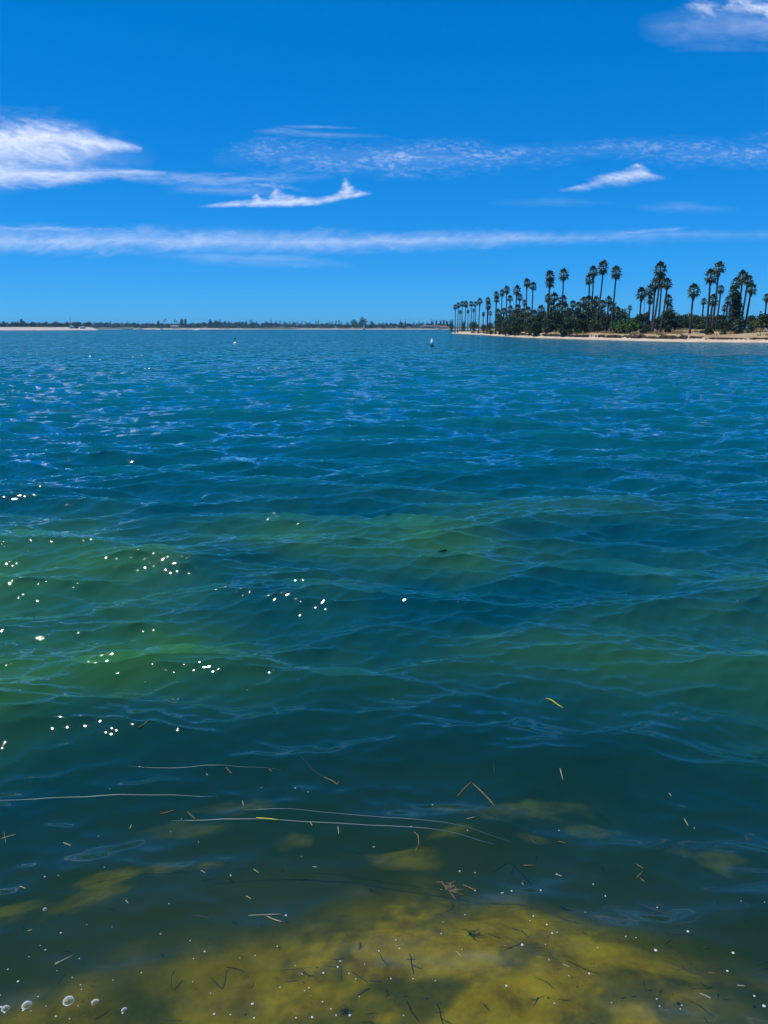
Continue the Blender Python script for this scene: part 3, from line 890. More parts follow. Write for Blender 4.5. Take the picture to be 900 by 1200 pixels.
# three young palms without trunks at the foot of the slope
for px, top, wd, dd, lb in ((865, 371, 15.5, 12, 'big young palm like a dark ball in front of the ivy column'), (879.5, 378, 12.5, 12, 'smaller young palm right of the big young palm'), (848, 384.5, 10, 10, 'lowest young palm sprawling at the foot of the tall pair')):
    d = shore_d(px) + dd
    x, y = at(px, d)
    z = float(land_z(np.float64(x), np.float64(y)))
    o = tag(empty('young_palm', (x, y, z)), lb, 'palm')
    hh = (top_height(top, d) - z)
    sc = wd / FPX * d / 3.9
    cr = link('crown', CROWNS[1], M['palm_leaf'], o); cr.scale = (sc, sc, sc * 1.05); cr.location = (0, 0, hh - 1.75 * sc)
    c2 = link('crown', CROWNS[3], M['palm_leaf'], o); c2.scale = (sc * 0.95, sc * 0.95, sc); c2.location = (0, 0, max(hh - 3.0 * sc, 0.5)); c2.rotation_euler = (0, 0, 1.1)
    st = MB(); st.tube([(0, 0, -0.3), (0, 0, max(hh - 1.8 * sc, 0.4))], [0.4, 0.3], 7); st.build('trunk', M['palm_trunk'], o)
# palm trunk overgrown with ivy
d = shore_d(859) + 18
x, y = at(859, d)
z = float(land_z(np.float64(x), np.float64(y)))
V, F = [], []
rg = random.Random(77)
ht = top_height(343, d) - z
for k in range(16):
    f = k / 15
    leafy(V, F, (rg.uniform(-.2, .2) + 0.25 * (1 - f), rg.uniform(-.2, .2), 0.4 + (ht - 0.8) * f), (2.0 * (1 - f) ** 1.5 + 1.05) , 170, 0.26, rg)
o = tag(empty('ivy_column', (x, y, z)), 'thick column of dark ivy swallowing a palm trunk', 'ivy')
link('foliage', mesh_from('foliage', V, F), M['ivy'], o)
st = MB(); st.tube([(0, 0, -0.3), (0, 0, ht)], [0.5, 0.35], 7); st.build('trunk', M['palm_trunk'], o)
# thin lamp post between the palms
x, y = at(753.3, shore_d(753) + 60)
z = float(land_z(np.float64(x), np.float64(y)))
hp = top_height(351, y) - z
o = tag(empty('lamp_post', (x, y, z)), 'thin dark lamp post standing between the palms', 'lamp post')
st = MB(); st.tube([(0, 0, -0.2), (0, 0, hp)], [0.16, 0.10], 6); st.build('pole', M['grey_metal'], o)
st = MB(); st.box((-0.35, 0, hp + 0.05), (1.1, 0.4, 0.22)); st.build('lamp_head', M['grey_metal'], o)

# ------------------------------------------------------------------ far shores
def far_land(name, x0, x1, dl, label, depth=900, h=7.0, beach=24.0, beach_h=4.0, ends=False):
    """Low land whose waterline lies at dl(px) metres, px from x0 to x1."""
    px = np.linspace(x0, x1, 260)
    tt = np.concatenate([[-60, -20, -6], np.linspace(0, beach, 10), np.linspace(beach + 4, 90, 12), np.linspace(110, depth, 10)])
    P, T = np.meshgrid(px, tt, indexing='xy')
    B = np.interp(P, *dl) + 14 * (vnoise(P * 0.09, P * 0 + 4.4, 71) - 0.5)
    Dd = B + T
    xx = (P - 450) / (FPX / math.cos(PITCH)) * Dd / math.cos(0)
    xx = (P - 450) / (ray(450, HORIZON)[1]) * Dd
    bw = beach * (0.55 + 0.9 * vnoise(P * 0.05, P * 0 + 8.8, 72))
    if not ends:
        beach_h = beach_h * np.interp(P, [-160, 100, 155, 165, 240, 298, 306, 346, 354, 420, 490, 530, 700], [.2, .2, .25, 1.0, 1.1, .75, .2, .2, .8, .75, .6, .5, .4])
        bw = bw * np.interp(P, [100, 155, 165, 298, 306, 346, 354, 700], [.2, .3, 1, 1, .2, .2, 1, .8])
    zz = np.where(T < 0, T * 0.05, beach_h * np.clip(T / bw, 0, 1) ** 0.9) + (h - beach_h) * sstep(bw, bw + 40, T) + 2.0 * (fbm(xx * .01, Dd * .01, 73, 3) - .5) * sstep(bw, bw + 30, T)
    if ends:
        zz = zz * sstep(x1, x1 - 16, P) - 1.5 * (1 - sstep(x1, x1 - 8, P))
    me, _ = grid_mesh(name, xx, Dd, zz)
    point_attr(me, 'growth', sstep(bw * 0.9, bw + 8, T + 10 * (fbm(xx * .05, Dd * .05, 74, 3) - .5)))
    return tag(link(name, me, M['shore_far']), label, kind='structure')

MAIN = ([-200, 100, 150, 240, 320, 420, 540, 700], [1900, 1950, 1900, 1780, 1900, 1780, 1700, 1700])
SPIT = ([-200, 0, 60, 118], [1050, 1080, 1120, 1200])
far_land('far_shore', -160, 700, MAIN, 'low far shore with a pale beach strip across the bay', beach=30, beach_h=2.0, h=6.0)
far_land('far_spit', -160, 120, SPIT, 'pale sand spit with scrub on the far left', depth=300, h=5.0, beach=34, beach_h=4.2, ends=True)

FAR = {}
for i, (kind, wv, hv) in enumerate((('round', 15, 12), ('round', 18, 11), ('round', 10, 10), ('cone', 7, 16), ('column', 5.5, 14), ('flat', 20, 10))):
    FAR[i] = tree_parts(900 + i, wv, hv, 0.8, 460, 0.02, kind) + (wv, hv)

def far_tree(px, top, wpx, i, label, group=None, dd=50, line=MAIN, name='far_tree', cat='tree', bottom=None, zb=5.0, mat='leaf_dark'):
    d = float(np.interp(px, *line)) + dd
    x, y = at(px, d)
    cm, tm, wv, hv = FAR[i]
    h = top_height(top, d) - zb
    s = wpx / FPX * d / wv
    return tree(name, label, cat, (x, y, zb), cm, tm, M[mat], rnd.uniform(0, 6.28), (s, s, h / hv), group)

# scrub and trees of the spit, then the long belt of the far shore
for k in range(34):
    px = -4 + k * 3.3 + rnd.uniform(-1, 1)
    far_tree(px, 377.6 + 1.8 * math.sin(k * 1.7) * 0.5 + rnd.uniform(-0.9, 0.8), rnd.uniform(5, 8.5), rnd.choice((0, 1, 2)), 'low scrubby tree in the belt behind the left sand spit', 'trees behind the left sand spit', rnd.uniform(60, 110), SPIT)
for k in range(30):
    px = -2 + k * 3.5 + rnd.uniform(-1, 1)
    far_tree(px, 380.6 + rnd.uniform(-0.5, 0.6), rnd.uniform(4, 6.5), rnd.choice((1, 2)), 'small bush along the top of the left sand spit', 'bushes on the left sand spit', rnd.uniform(38, 55), SPIT, 'far_bush', 'bush', zb=4.6)
far_tree(26, 371.5, 4.6, 5, 'umbrella topped tree sticking up over the spit', None, 80, SPIT)
for k in range(118):
    px = 104 + k * 3.62 + rnd.uniform(-1.2, 1.2)
    base = float(np.interp(px, [104, 140, 170, 200, 240, 262, 300, 345, 400, 450, 490, 540], [377.5, 378, 379, 379.5, 378, 376.8, 378, 378.6, 379.2, 379, 379.4, 379.5]))
    far_tree(px, base + rnd.uniform(-1.0, 0.9), rnd.uniform(5, 8.5), rnd.choice((0, 0, 1, 2, 2)), 'bluish tree in the belt along the far shore', 'trees along the far shore', rnd.uniform(45, 120))
for k in range(64):
    px = 112 + k * 6.6 + rnd.uniform(-2, 2)
    far_tree(px, 381.4 + rnd.uniform(-0.7, 0.6), rnd.uniform(6, 10), rnd.choice((1, 2)), 'low bluish bush under the far shore trees', 'bushes along the far shore', rnd.uniform(34, 44), MAIN, 'far_bush', 'bush', zb=3.4)
for px, top, wp, i, lb in ((166.5 + 47, 372.8, 4.6, 2, 'tall narrow tree by itself above the middle of the far beach'), (217.5, 374.5, 3.2, 4, 'thin tree beside the tall narrow tree above the far beach'),
                           (186, 375.2, 3.5, 2, 'small round tree left of the far beach'), (247, 374.0, 5, 2, 'round tree starting the higher clump of the far shore'), (253, 374.8, 6, 0, 'broad tree in the higher clump of the far shore'),
                           (288.6, 374.2, 3.4, 3, 'pointed tree rising from the middle of the far shore'), (415, 374.2, 9, 0, 'broad dark tree left of the biggest far tree'), (425, 371.8, 11.5, 0, 'biggest dark tree of the far shore behind the white marker'),
                           (436, 376.0, 7, 1, 'broad tree right of the biggest far tree'), (469.6, 374.2, 3.4, 3, 'left spire shaped tree on the far shore'), (475, 373.8, 3.0, 3, 'right spire shaped tree on the far shore'), (470, 377, 8, 0, 'dark round tree under the two spires'),
                           (506.3, 373.6, 4.6, 3, 'dark conifer tallest near the point'), (511.3, 376, 2.5, 4, 'first columnar tree right of the conifer'), (516, 376, 2.5, 4, 'second columnar tree right of the conifer'),
                           (519.8, 375.8, 2.6, 4, 'third columnar tree right of the conifer'), (523.5, 376.6, 3.2, 4, 'last columnar tree next to the point')):
    far_tree(px, top, wp, i, lb, None, 60)
for px, top in ((192.6, 374.5), (195, 372.6), (205, 374.3), (207, 374.6), (258, 374), (264, 375.2), (268, 375.5), (293, 374.6), (295, 374.2), (301, 376), (312, 375.6), (318, 374.2), (323.8, 375.5), (328.5, 375.2), (333.5, 376),
                (339.8, 376.2), (344, 376), (348.5, 376.3), (354, 376), (358, 375.8), (363.3, 377), (370.5, 376), (373.3, 375), (386.5, 376), (389.5, 376.6), (393.8, 375.2), (397.3, 374.8), (399.8, 377), (406.5, 376.4),
                (444, 377.4), (449, 377), (453, 377.8), (485, 376.6), (491, 376.2), (495.5, 376.4), (500.5, 376.8), (150, 376.8), (157, 377), (130, 375.8)):
    d = float(np.interp(px, *MAIN)) + 70
    palm(px, top, 0, 'tiny slender palm poking up over the far treeline', 2.6, None, 0, None, 'palms along the far shore', 'far_palm', 'palm tree', True, d, 5.0)

def house(px, d, wpx, hm, wall, roof, label, dep=8, z=4.0, win=3, name='house'):
    x, y = at(px, d)
    wv = wpx / FPX * d
    o = tag(empty(name, (x, y, z)), label, 'house' if name == 'house' else 'building')
    b = MB(); b.box((0, 0, hm / 2), (wv, dep, hm)); b.build('wall', M[wall], o)
    r = MB()
    q = [(-wv / 2 - .5, -dep / 2 - .5), (wv / 2 + .5, -dep / 2 - .5), (wv / 2 + .5, dep / 2 + .5), (-wv / 2 - .5, dep / 2 + .5)]
    rl, rr = (-wv / 2 + dep * .3, 0, hm + 1.6), (wv / 2 - dep * .3, 0, hm + 1.6)
    P = [(a, c, hm + 0.01) for a, c in q]
    r.poly([P[0], P[1], rr, rl]); r.poly([P[2], P[3], rl, rr]); r.poly([P[1], P[2], rr]); r.poly([P[3], P[0], rl]); r.poly(P[::-1])
    r.build('roof', M[roof], o)
    for k in range(win):
        g = MB(); g.box((-wv / 2 + wv * (k + .5) / win, -dep / 2 - 0.03, hm * 0.55), (wv / win * 0.45, 0.08, hm * 0.35)); g.build('window', M['glass_dark'], o)
    return o
house(504, 1722, 22, 3.0, 'pink_wall', 'roof_tile', 'long low pinkish building by the beach left of the point', 9, 3.6, 7, 'building')
house(519, 1730, 11, 2.6, 'pink_wall', 'roof_tile', 'short pinkish building between the long one and the point', 9, 3.6, 4, 'building')
house(432.5, 1830, 4.4, 3.0, 'render_wall', 'roof_grey', 'low grey roofed hut right of the white marker')
house(437, 1832, 3.4, 3.6, 'render_wall', 'roof_grey', 'pale gabled hut second right of the white marker')
house(449.3, 1840, 2.6, 3.6, 'render_wall', 'roof_grey', 'small pale house under the trees mid far shore')
house(457.3, 1840, 3.2, 4.0, 'render_wall', 'roof_grey', 'pale house left of the two spires')
house(473.5, 1820, 4.0, 5.0, 'render_wall', 'roof_grey', 'pale house under the two spires')
house(84, 1150, 3.4, 2.8, 'white_paint', 'roof_grey', 'small white hut at the end of the sand spit', 6, 2.6, 2)
house(97, 1168, 4.4, 2.2, 'white_paint', 'roof_grey', 'low white shed on the sand spit right of the hut', 6, 2.0, 2)
house(205, 1850, 9, 3, 'render_wall', 'roof_tile', 'long pale house behind the wide far beach', 9, 5, 4)
house(346, 1925, 10, 3, 'pink_wall', 'roof_tile', 'pinkish low building left of the bright beach strip', 9, 2.0, 4)
# dark parked truck between the huts
x, y = at(89.3, 1148)
o = tag(empty('parked_truck', (x, y, 2.2)), 'dark parked truck between the white huts on the spit', 'truck')
b = MB(); b.box((-0.6, 0, 1.7), (3.6, 2.2, 2.2)); b.build('cargo_box', M['dark_paint'], o)
b = MB(); b.box((2.1, 0, 1.35), (1.7, 2.1, 1.6)); b.build('cab', M['dark_paint'], o)
for wx in (-1.6, 1.9):
    for wy in (-1, 1):
        b = MB(); b.tube([(wx, wy * 1.0, 0.45), (wx, wy * 1.12, 0.45)], 0.45, 10); b.build('wheel', M['dark_paint'], o)
# radio mast
x, y = at(83.3, 1240)
o = tag(empty('radio_mast', (x, y, 4.0)), 'thin radio mast rising above the scrub of the spit', 'mast')
hm = top_height(370.3, 1240) - 4
b = MB(); b.tube([(0, 0, 0), (0, 0, hm)], [0.45, 0.18], 6); b.build('pole', M['grey_metal'], o)
b = MB(); b.box((0, 0, hm * 0.45), (2.2, 0.4, 0.4)); b.build('crossarm', M['grey_metal'], o)

# ------------------------------------------------------------------ boats and buoys
def motorboat(px, py, ln, label, hull='white_paint', heading=0.2, wake=0.0, d=None):
    x, y = ground(px, py) if d is None else at(px, d)
    o = tag(empty('motorboat', (x, y, 0), heading), label, 'boat')
    wv, V, F = ln * 0.3, [], []
    st = [(-0.5, 0.80, 0.95), (-0.2, 1.0, 0.95), (0.2, 0.9, 1.05), (0.42, 0.45, 1.2), (0.5, 0.02, 1.3)]
    for f, ww, hz in st:
        V += [(f * ln, -wv / 2 * ww, hz * ln * .11), (f * ln * 0.94, -wv / 3 * ww, -0.2), (f * ln * 0.94, wv / 3 * ww, -0.2), (f * ln, wv / 2 * ww, hz * ln * .11)]
    for i in range(len(st) - 1):
        for k in range(4):
            k2 = (k + 1) % 4
            F.append((i * 4 + k, i * 4 + k2, i * 4 + 4 + k2, i * 4 + 4 + k))
    F.append((3, 2, 1, 0)); F.append(tuple(len(V) - 4 + k for k in range(4)))
    link('hull', mesh_from('hull', V, F), M[hull], o)
    b = MB(); b.box((0, 0, ln * 0.17), (ln * 0.28, wv * 0.62, ln * 0.13)); b.build('cabin', M[hull], o)
    b = MB(); b.box((ln * 0.145, 0, ln * 0.19), (0.04, wv * 0.5, ln * 0.07)); b.build('windscreen', M['glass_dark'], o)
    if wake:
        V, F = [], []
        n = 26
        rg = random.Random(int(px))
        for i in range(n):
            f = i / (n - 1)
            for q in range(5):
                V.append((-ln * 0.45 - wake * f, (q / 4 - .5) * (wv * 1.2 + wake * 0.12 * f), (0.75 * (1 - f) + 0.25) * rg.uniform(0.3, 1.0) * (1 if q in (1, 2, 3) else 0.2)))
        for i in range(n - 1):
            for q in range(4):
                F.append((i * 5 + q, i * 5 + q + 1, i * 5 + 6 + q, i * 5 + 5 + q))
        wk = link('wake', mesh_from('wake', V, F, True), M['wake'], None)
        wk.location = (x, y, 0); wk.rotation_euler = (0, 0, heading)
        tag(wk, 'white foaming wake behind the ' + label.split(' ', 1)[1], 'wake')
    return o
motorboat(234.5, 386.65, 5.5, 'white speedboat skimming right across the far bay', heading=0.1, wake=10.0)
motorboat(189.5, 386.1, 7, 'white cruiser close to the wide far beach', heading=0.15, wake=9)
motorboat(268, 385.95, 9, 'dark launch in front of the far beach', 'dark_paint', heading=3.0)
for px, lb in ((146, 'white motorboat moored left of the far beach'), (152.5, 'white motorboat moored nearest the wide far beach'), (164.3, 'pale moored motorboat right of the white pair')):
    motorboat(px, 386, 12, lb, heading=0.05, d=1820)

def buoy(px, py, label, kind):
    x, y = ground(px, py)
    o = tag(empty('buoy', (x, y, water_height(x, y)), 0.3), label, 'buoy')
    if kind == 'can':
        b = MB(); b.lathe([(0.20, -0.3), (0.30, -0.05), (0.34, 0.10), (0.32, 0.18), (0.26, 0.22)], 14); b.build('float', M['dark_paint'], o, True)
        b = MB(); b.lathe([(0.26, 0.20), (0.25, 0.7), (0.21, 1.12)], 14); b.build('body', M['white_paint'], o, True)
        b = MB(); b.lathe([(0.215, 1.121), (0.21, 1.24), (0.10, 1.34)], 14); b.build('cap', M['white_paint'], o, True)
    else:
        b = MB(); b.lathe([(0.2, -0.25), (0.42, 0.0), (0.40, 0.10), (0.22, 0.24), (0.09, 0.36)], 14); b.build('float', M['white_paint'], o, True)
        b = MB(); b.tube([(0, 0, 0.34), (0, 0, 0.95)], 0.07, 8); b.build('pole', M['grey_metal'], o)
        b = MB(); b.lathe([(0.05, 0.95), (0.20, 0.99), (0.20, 1.18), (0.06, 1.24)], 10); b.build('topmark', M['dark_paint'], o, True)
    return o
buoy(506.2, 406.0, 'white spar buoy on a dark float left of the point', 'can')
buoy(275.6, 402.6, 'white domed buoy with a dark topmark on a short pole', 'pole')
# tall white marker in front of the biggest far tree
x, y = at(426.5, 1500)
o = tag(empty('channel_marker', (x, y, 0)), 'tall white marker tower on a dark base before the far beach', 'marker')
b = MB(); b.lathe([(1.6, -1), (1.6, 1.8), (1.2, 2.2)], 12); b.build('base', M['dark_paint'], o)
b = MB(); b.lathe([(1.15, 2.2), (0.95, 5.5), (0.7, 8.0)], 12); b.build('body', M['white_paint'], o)
b = MB(); b.lathe([(0.75, 8.0), (0.75, 9.0), (0.2, 9.6)], 12); b.build('top', M['dark_paint'], o)
# two paddlers near the far beach
for px, dd, lb in ((473.8, 1250, 'paddler in a dark kayak by the bright far beach'), (497.3, 760, 'paddler in a dark kayak nearer the point')):
    x, y = at(px, dd)
    o = tag(empty('kayak', (x, y, 0), 0.2), lb.replace('paddler in a ', '').replace('kayak', 'kayak carrying a paddler', 1), 'kayak')
    b = MB(); b.tube([(-2.2, 0, 0.25), (-1.2, 0, 0.15), (0, 0, 0.12), (1.2, 0, 0.15), (2.2, 0, 0.25)], [0.03, 0.28, 0.36, 0.28, 0.03], 8); b.build('hull', M['dark_paint'], o)
    b = MB()
    p = tag(empty('person', (x, y, 0.45), 0.2), 'seated ' + lb.replace('in a dark', 'holding a paddle in the'), 'person')
    b.lathe([(0.22, 0), (0.24, 0.12), (0.19, 0.3), (0.23, 0.52), (0.08, 0.60), (0.06, 0.66), (0.10, 0.72), (0.115, 0.80), (0.09, 0.90), (0.03, 0.93)], 10); b.build('body', M['cloth_dark'], p, True)

# ------------------------------------------------------------------ things floating in front
def strand_mat(name, c1, c2, rough=0.5):
    return plain(name, c1, c2, 40.0, rough, spec=0.3)
M['weed_tan'] = strand_mat('weed_tan', (0.13, 0.08, 0.03), (0.24, 0.16, 0.07))
M['weed_pale'] = strand_mat('weed_pale', (0.24, 0.23, 0.13), (0.38, 0.36, 0.22))
M['weed_dark'] = strand_mat('weed_dark', (0.012, 0.012, 0.006), (0.03, 0.03, 0.012))
M['weed_yellow'] = strand_mat('weed_yellow', (0.55, 0.50, 0.05), (0.65, 0.58, 0.09))
M['foam'] = plain('foam', (0.46, 0.47, 0.44), (0.62, 0.63, 0.60), 60.0, 0.3, spec=0.6)
M['line'] = plain('line', (0.07, 0.11, 0.09), (0.12, 0.16, 0.12), 3.0, 0.3, spec=0.6)

def strand(pts, mat, label, wpx=1.5, sink=0.0, name='eelgrass_blade', cat='eelgrass', group=None):
    P = []
    for i in range(len(pts) - 1):
        for k in range(3):
            f = k / 3
            P.append((pts[i][0] * (1 - f) + pts[i + 1][0] * f, pts[i][1] * (1 - f) + pts[i + 1][1] * f))
    P.append(pts[-1])
    W = [ground(*p) for p in P]
    cx, cyy = W[len(W) // 2]
    z0 = water_height(cx, cyy)
    o_pts = []
    for q in W:
        o_pts.append((q[0] - cx, q[1] - cyy, water_height(*q) - z0 + 0.004 - sink))
    dst = math.hypot(cx, cyy, CAM_H)
    r = wpx / FPX * dst * 0.27
    n = len(o_pts)
    rad = [r * (0.45 + 0.75 * math.sin(math.pi * (0.12 + 0.76 * i / (n - 1)))) for i in range(n)]
    b = MB(); b.tube(o_pts, rad, 5)
    o = b.build(name, M[mat], None, True)
    o.location = (cx, cyy, z0)
    return tag(o, label, cat, group)

def side(px, py):
    return ('near the left edge' if px < 150 else 'left of the middle' if px < 380 else 'in the middle' if px < 560 else 'right of the middle' if px < 740 else 'near the right edge')

NAMED = [
 ([(640, 816), (648, 820), (660, 826)], 'weed_yellow', 'single bright yellow blade floating alone in mid water', 1.9),
 ([(163, 864), (169, 862), (175, 858)], 'weed_tan', 'reddish scrap of weed among the ripples at left', 1.8),
 ([(352, 887), (366, 900), (378, 908)], 'weed_dark', 'long dark blade leading into the tan one above the double line', 1.7),
 ([(379, 909), (388, 913), (395, 917), (397, 914)], 'weed_tan', 'tan hooked blade at the end of the long dark blade', 1.9),
 ([(536, 927), (545, 917), (553, 910)], 'weed_tan', 'left arm of the big brown tent shaped weed', 1.8),
 ([(554, 912), (564, 922), (574, 933), (580, 941)], 'weed_tan', 'long right arm of the big brown tent shaped weed', 2.4),
 ([(555, 928), (557, 924), (559, 919)], 'weed_dark', 'short dark stem hanging inside the tent shaped weed', 1.4),
 ([(485, 977), (490, 981), (491, 988), (487, 994)], 'weed_tan', 'orange hook of weed below the double line', 1.7),
 ([(300, 954), (312, 955), (326, 956)], 'weed_yellow', 'bright yellow blade caught on the double line', 2.0),
 ([(620, 969), (624, 972), (629, 975), (638, 977)], 'weed_dark', 'black ragged scrap on the pale streak right of the middle', 3.2),
 ([(543, 1027), (550, 1030), (557, 1033)], 'weed_tan', 'orange stick ending in a white bubble', 1.7),
 ([(635, 1061), (648, 1068), (660, 1075), (677, 1082)], 'weed_dark', 'longest curved dark blade over the olive shallows', 1.9),
 ([(750, 1049), (762, 1055), (775, 1061), (797, 1072)], 'weed_dark', 'long dark blade with a short twig at right', 1.9),
 ([(766, 1066), (775, 1061)], 'weed_dark', 'short twig crossing the long dark blade at right', 1.5),
 ([(784, 1098), (798, 1096), (812, 1097)], 'weed_dark', 'flat dark blade of the crossed pair at right', 1.6),
 ([(793, 1084), (799, 1091), (805, 1098)], 'weed_dark', 'steep dark blade of the crossed pair at right', 1.5),
 ([(780, 1112), (796, 1120), (811, 1131)], 'weed_dark', 'dark blade below the crossed pair at right', 1.6),
 ([(247, 1145), (254, 1152), (261, 1158), (264, 1148), (266, 1137)], 'weed_dark', 'dark V shaped blade in the lower left shallows', 1.9),
 ([(480, 1116), (482, 1123), (482, 1132), (484, 1140), (485, 1147)], 'weed_dark', 'upright dark branched weed, its main stem', 2.2),
 ([(482, 1132), (488, 1136), (494, 1139)], 'weed_dark', 'side twig of the upright dark branched weed', 2.0),
 ([(181, 1192), (195, 1196), (214, 1197)], 'weed_dark', 'thin curved brown blade at the very bottom left', 1.5),
 ([(418, 1171), (426, 1166), (434, 1162)], 'weed_dark', 'dark blunt blade slanting up near the bottom middle', 2.2),
 ([(202, 1161), (208, 1157), (214, 1150)], 'weed_dark', 'dark bent sprig left of the V shaped blade', 1.8),
 ([(201, 1160), (201, 1146), (206, 1138)], 'weed_dark', 'thin stem rising from the bent sprig', 1.2),
 ([(312, 1072), (320, 1077), (330, 1081)], 'weed_pale', 'pale straight blade left of the middle', 1.7),
 ([(291, 1071), (310, 1070), (330, 1069)], 'weed_pale', 'long flat pale blade above the straight pale one', 1.4),
 ([(225, 1070), (237, 1071), (248, 1074)], 'weed_dark', 'dark blade left of the flat pale blade', 1.6),
 ([(819, 1171), (826, 1175), (832, 1179)], 'weed_pale', 'bright pale blade near the bottom right corner', 1.8),
 ([(863, 1161), (872, 1162)], 'weed_pale', 'short pale flake at right above the bottom corner', 1.9),
 ([(187, 944), (196, 943), (204, 941)], 'weed_tan', 'orange tan blade just below the long curved line', 2.0),
 ([(219, 943), (228, 950)], 'weed_tan', 'slanted orange blade below the long curved line', 1.8),
 ([(0, 977), (9, 974), (18, 971)], 'weed_pale', 'pale blade crossing at the left edge', 1.6), ([(4, 969), (6, 982)], 'weed_tan', 'thin stalk crossing the pale blade at the left edge', 1.2),
]
for pts, mat, lb, wv in NAMED:
    strand(pts, mat, lb, wv, 0.012 if mat == 'weed_dark' else 0.0)
BITS = {
 'weed_pale': [[(73, 978), (82, 982)], [(22, 1035), (30, 1039)], [(297, 1011), (303, 1015)], [(235, 1012), (240, 1016)], [(547, 961), (557, 957)], [(652, 1012), (659, 1016)], [(288, 1044), (294, 1047)],
               [(659, 1136), (667, 1140)], [(803, 945), (808, 953)], [(785, 917), (788, 920)], [(396, 966), (397, 974)], [(284, 934), (285, 939)], [(534, 1115), (540, 1123)], [(65, 1131), (72, 1128)], [(64, 1133), (86, 1119)],
               [(32, 1089), (38, 1087)], [(656, 904), (660, 912)], [(612, 1023), (614, 1027)], [(363, 959), (366, 963)], [(151, 957), (153, 953)], [(366, 1008), (372, 1009)], [(147, 1052), (150, 1056)]],
 'weed_tan': [[(265, 900), (272, 905)], [(315, 901), (319, 903)], [(655, 973), (664, 975)], [(747, 1018), (755, 1010)], [(751, 1018), (757, 1022)], [(747, 1002), (755, 1007)], [(830, 1143), (838, 1145)], [(614, 1000), (626, 1000)], [(589, 1108), (597, 1110), (600, 1107)]],
 'weed_dark': [[(578, 894), (580, 904)], [(841, 972), (842, 977)], [(294, 1158), (298, 1151)], [(354, 1137), (363, 1148)], [(336, 1152), (348, 1151)], [(354, 1152), (358, 1156)], [(476, 1125), (487, 1125)], [(445, 1115), (448, 1125), (455, 1136)],
               [(460, 1169), (478, 1173)], [(494, 1174), (502, 1176)], [(510, 1179), (518, 1182)], [(384, 1134), (400, 1135), (400, 1154)], [(391, 1125), (404, 1124)], [(412, 1142), (431, 1156)], [(433, 1154), (448, 1155)],
               [(600, 1056), (613, 1057), (625, 1062)], [(600, 1085), (612, 1089), (620, 1097)], [(592, 1112), (609, 1105)], [(625, 1110), (637, 1112)], [(625, 1187), (631, 1177)], [(727, 1175), (734, 1173)], [(739, 1172), (746, 1171)],
               [(817, 1104), (817, 1109)], [(823, 1111), (831, 1112)], [(800, 1132), (805, 1140)], [(754, 1150), (756, 1162)], [(752, 1163), (764, 1163)], [(771, 1172), (775, 1163)], [(889, 1127), (900, 1126)], [(888, 1135), (900, 1134)],
               [(22, 1088), (31, 1072)], [(664, 1065), (665, 1068)], [(668, 1065), (669, 1068)], [(106, 1159), (113, 1161)]]}
WORD = {'weed_pale': 'small pale', 'weed_tan': 'small tan', 'weed_dark': 'small dark'}
ANCHORS = [('dark V shaped blade', 256, 1148), ('double line', 420, 962), ('tent shaped weed', 558, 925), ('upright branched weed', 483, 1130), ('crossed dark blades', 798, 1092), ('longest curved dark blade', 655, 1072),
           ('long twigged blade', 775, 1061), ('largest bubble', 81, 1179), ('star shaped weed', 406, 1184), ('brown feathery clump', 526, 1026), ('black ragged scrap', 630, 973), ('long curved line', 120, 925), ('bright pale blade', 826, 1175)]
USED = {}
def beside(first, px, py):
    an, ax, ay = min(ANCHORS, key=lambda q: math.hypot(q[1] - px, q[2] - py))
    dx, dy = px - ax, py - ay
    wd = ('right of' if dx > 0 else 'left of') if abs(dx) > abs(dy) else ('below' if dy > 0 else 'above')
    lb = f'{first} {wd} the {an}'
    k = USED.get(lb, 0)
    USED[lb] = k + 1
    return lb if k == 0 else f"{('another', 'yet another', 'one more')[min(k - 1, 2)]} {lb}"
for mat, ls in BITS.items():
    for pts in ls:
        ln = math.hypot(pts[-1][0] - pts[0][0], pts[-1][1] - pts[0][1])
        flat = abs(pts[-1][1] - pts[0][1]) < 0.35 * abs(pts[-1][0] - pts[0][0])
        shape = 'bent' if len(pts) > 2 else 'flat lying' if flat else 'slanting' if abs(pts[-1][0] - pts[0][0]) > 2.5 else 'upright'
        strand(pts, mat, beside(f"{WORD[mat]} {shape} weed scrap", *pts[0]), 1.7, 0.012 if mat == 'weed_dark' else 0.0, group='weed scraps adrift in the shallows')
# dark feathery clumps
for px, py, n, rpx, lb in ((526, 1026, 16, 13, 'brown feathery weed clump below the double line'), (424, 1101, 9, 5, 'tiny dark speckled weed clump in the middle'), (406, 1184, 16, 9, 'dark star shaped weed at the bottom middle')):
    b = MB()
    cx, cyy = ground(px, py)
    rg = random.Random(px)
    s = rpx / FPX * math.hypot(cx, cyy, CAM_H)
    for k in range(n):
        a = rg.uniform(0, 6.28); l = s * rg.uniform(0.4, 1.1)
        p0 = (rg.uniform(-.3, .3) * s, rg.uniform(-.4, .4) * s, -0.03)
        b.tube([p0, (p0[0] + math.cos(a) * l * .5, p0[1] + math.sin(a) * l * .5, -0.02 + rg.uniform(-.01, .015)), (p0[0] + math.cos(a + .4) * l, p0[1] + math.sin(a + .4) * l, -0.03)], [s * .05, s * .06, s * .02], 4)
    o = b.build('weed_clump', M['weed_tan' if n == 16 and px > 500 else 'weed_dark']); o.location = (cx, cyy, water_height(cx, cyy))
    tag(o, lb, 'seaweed')

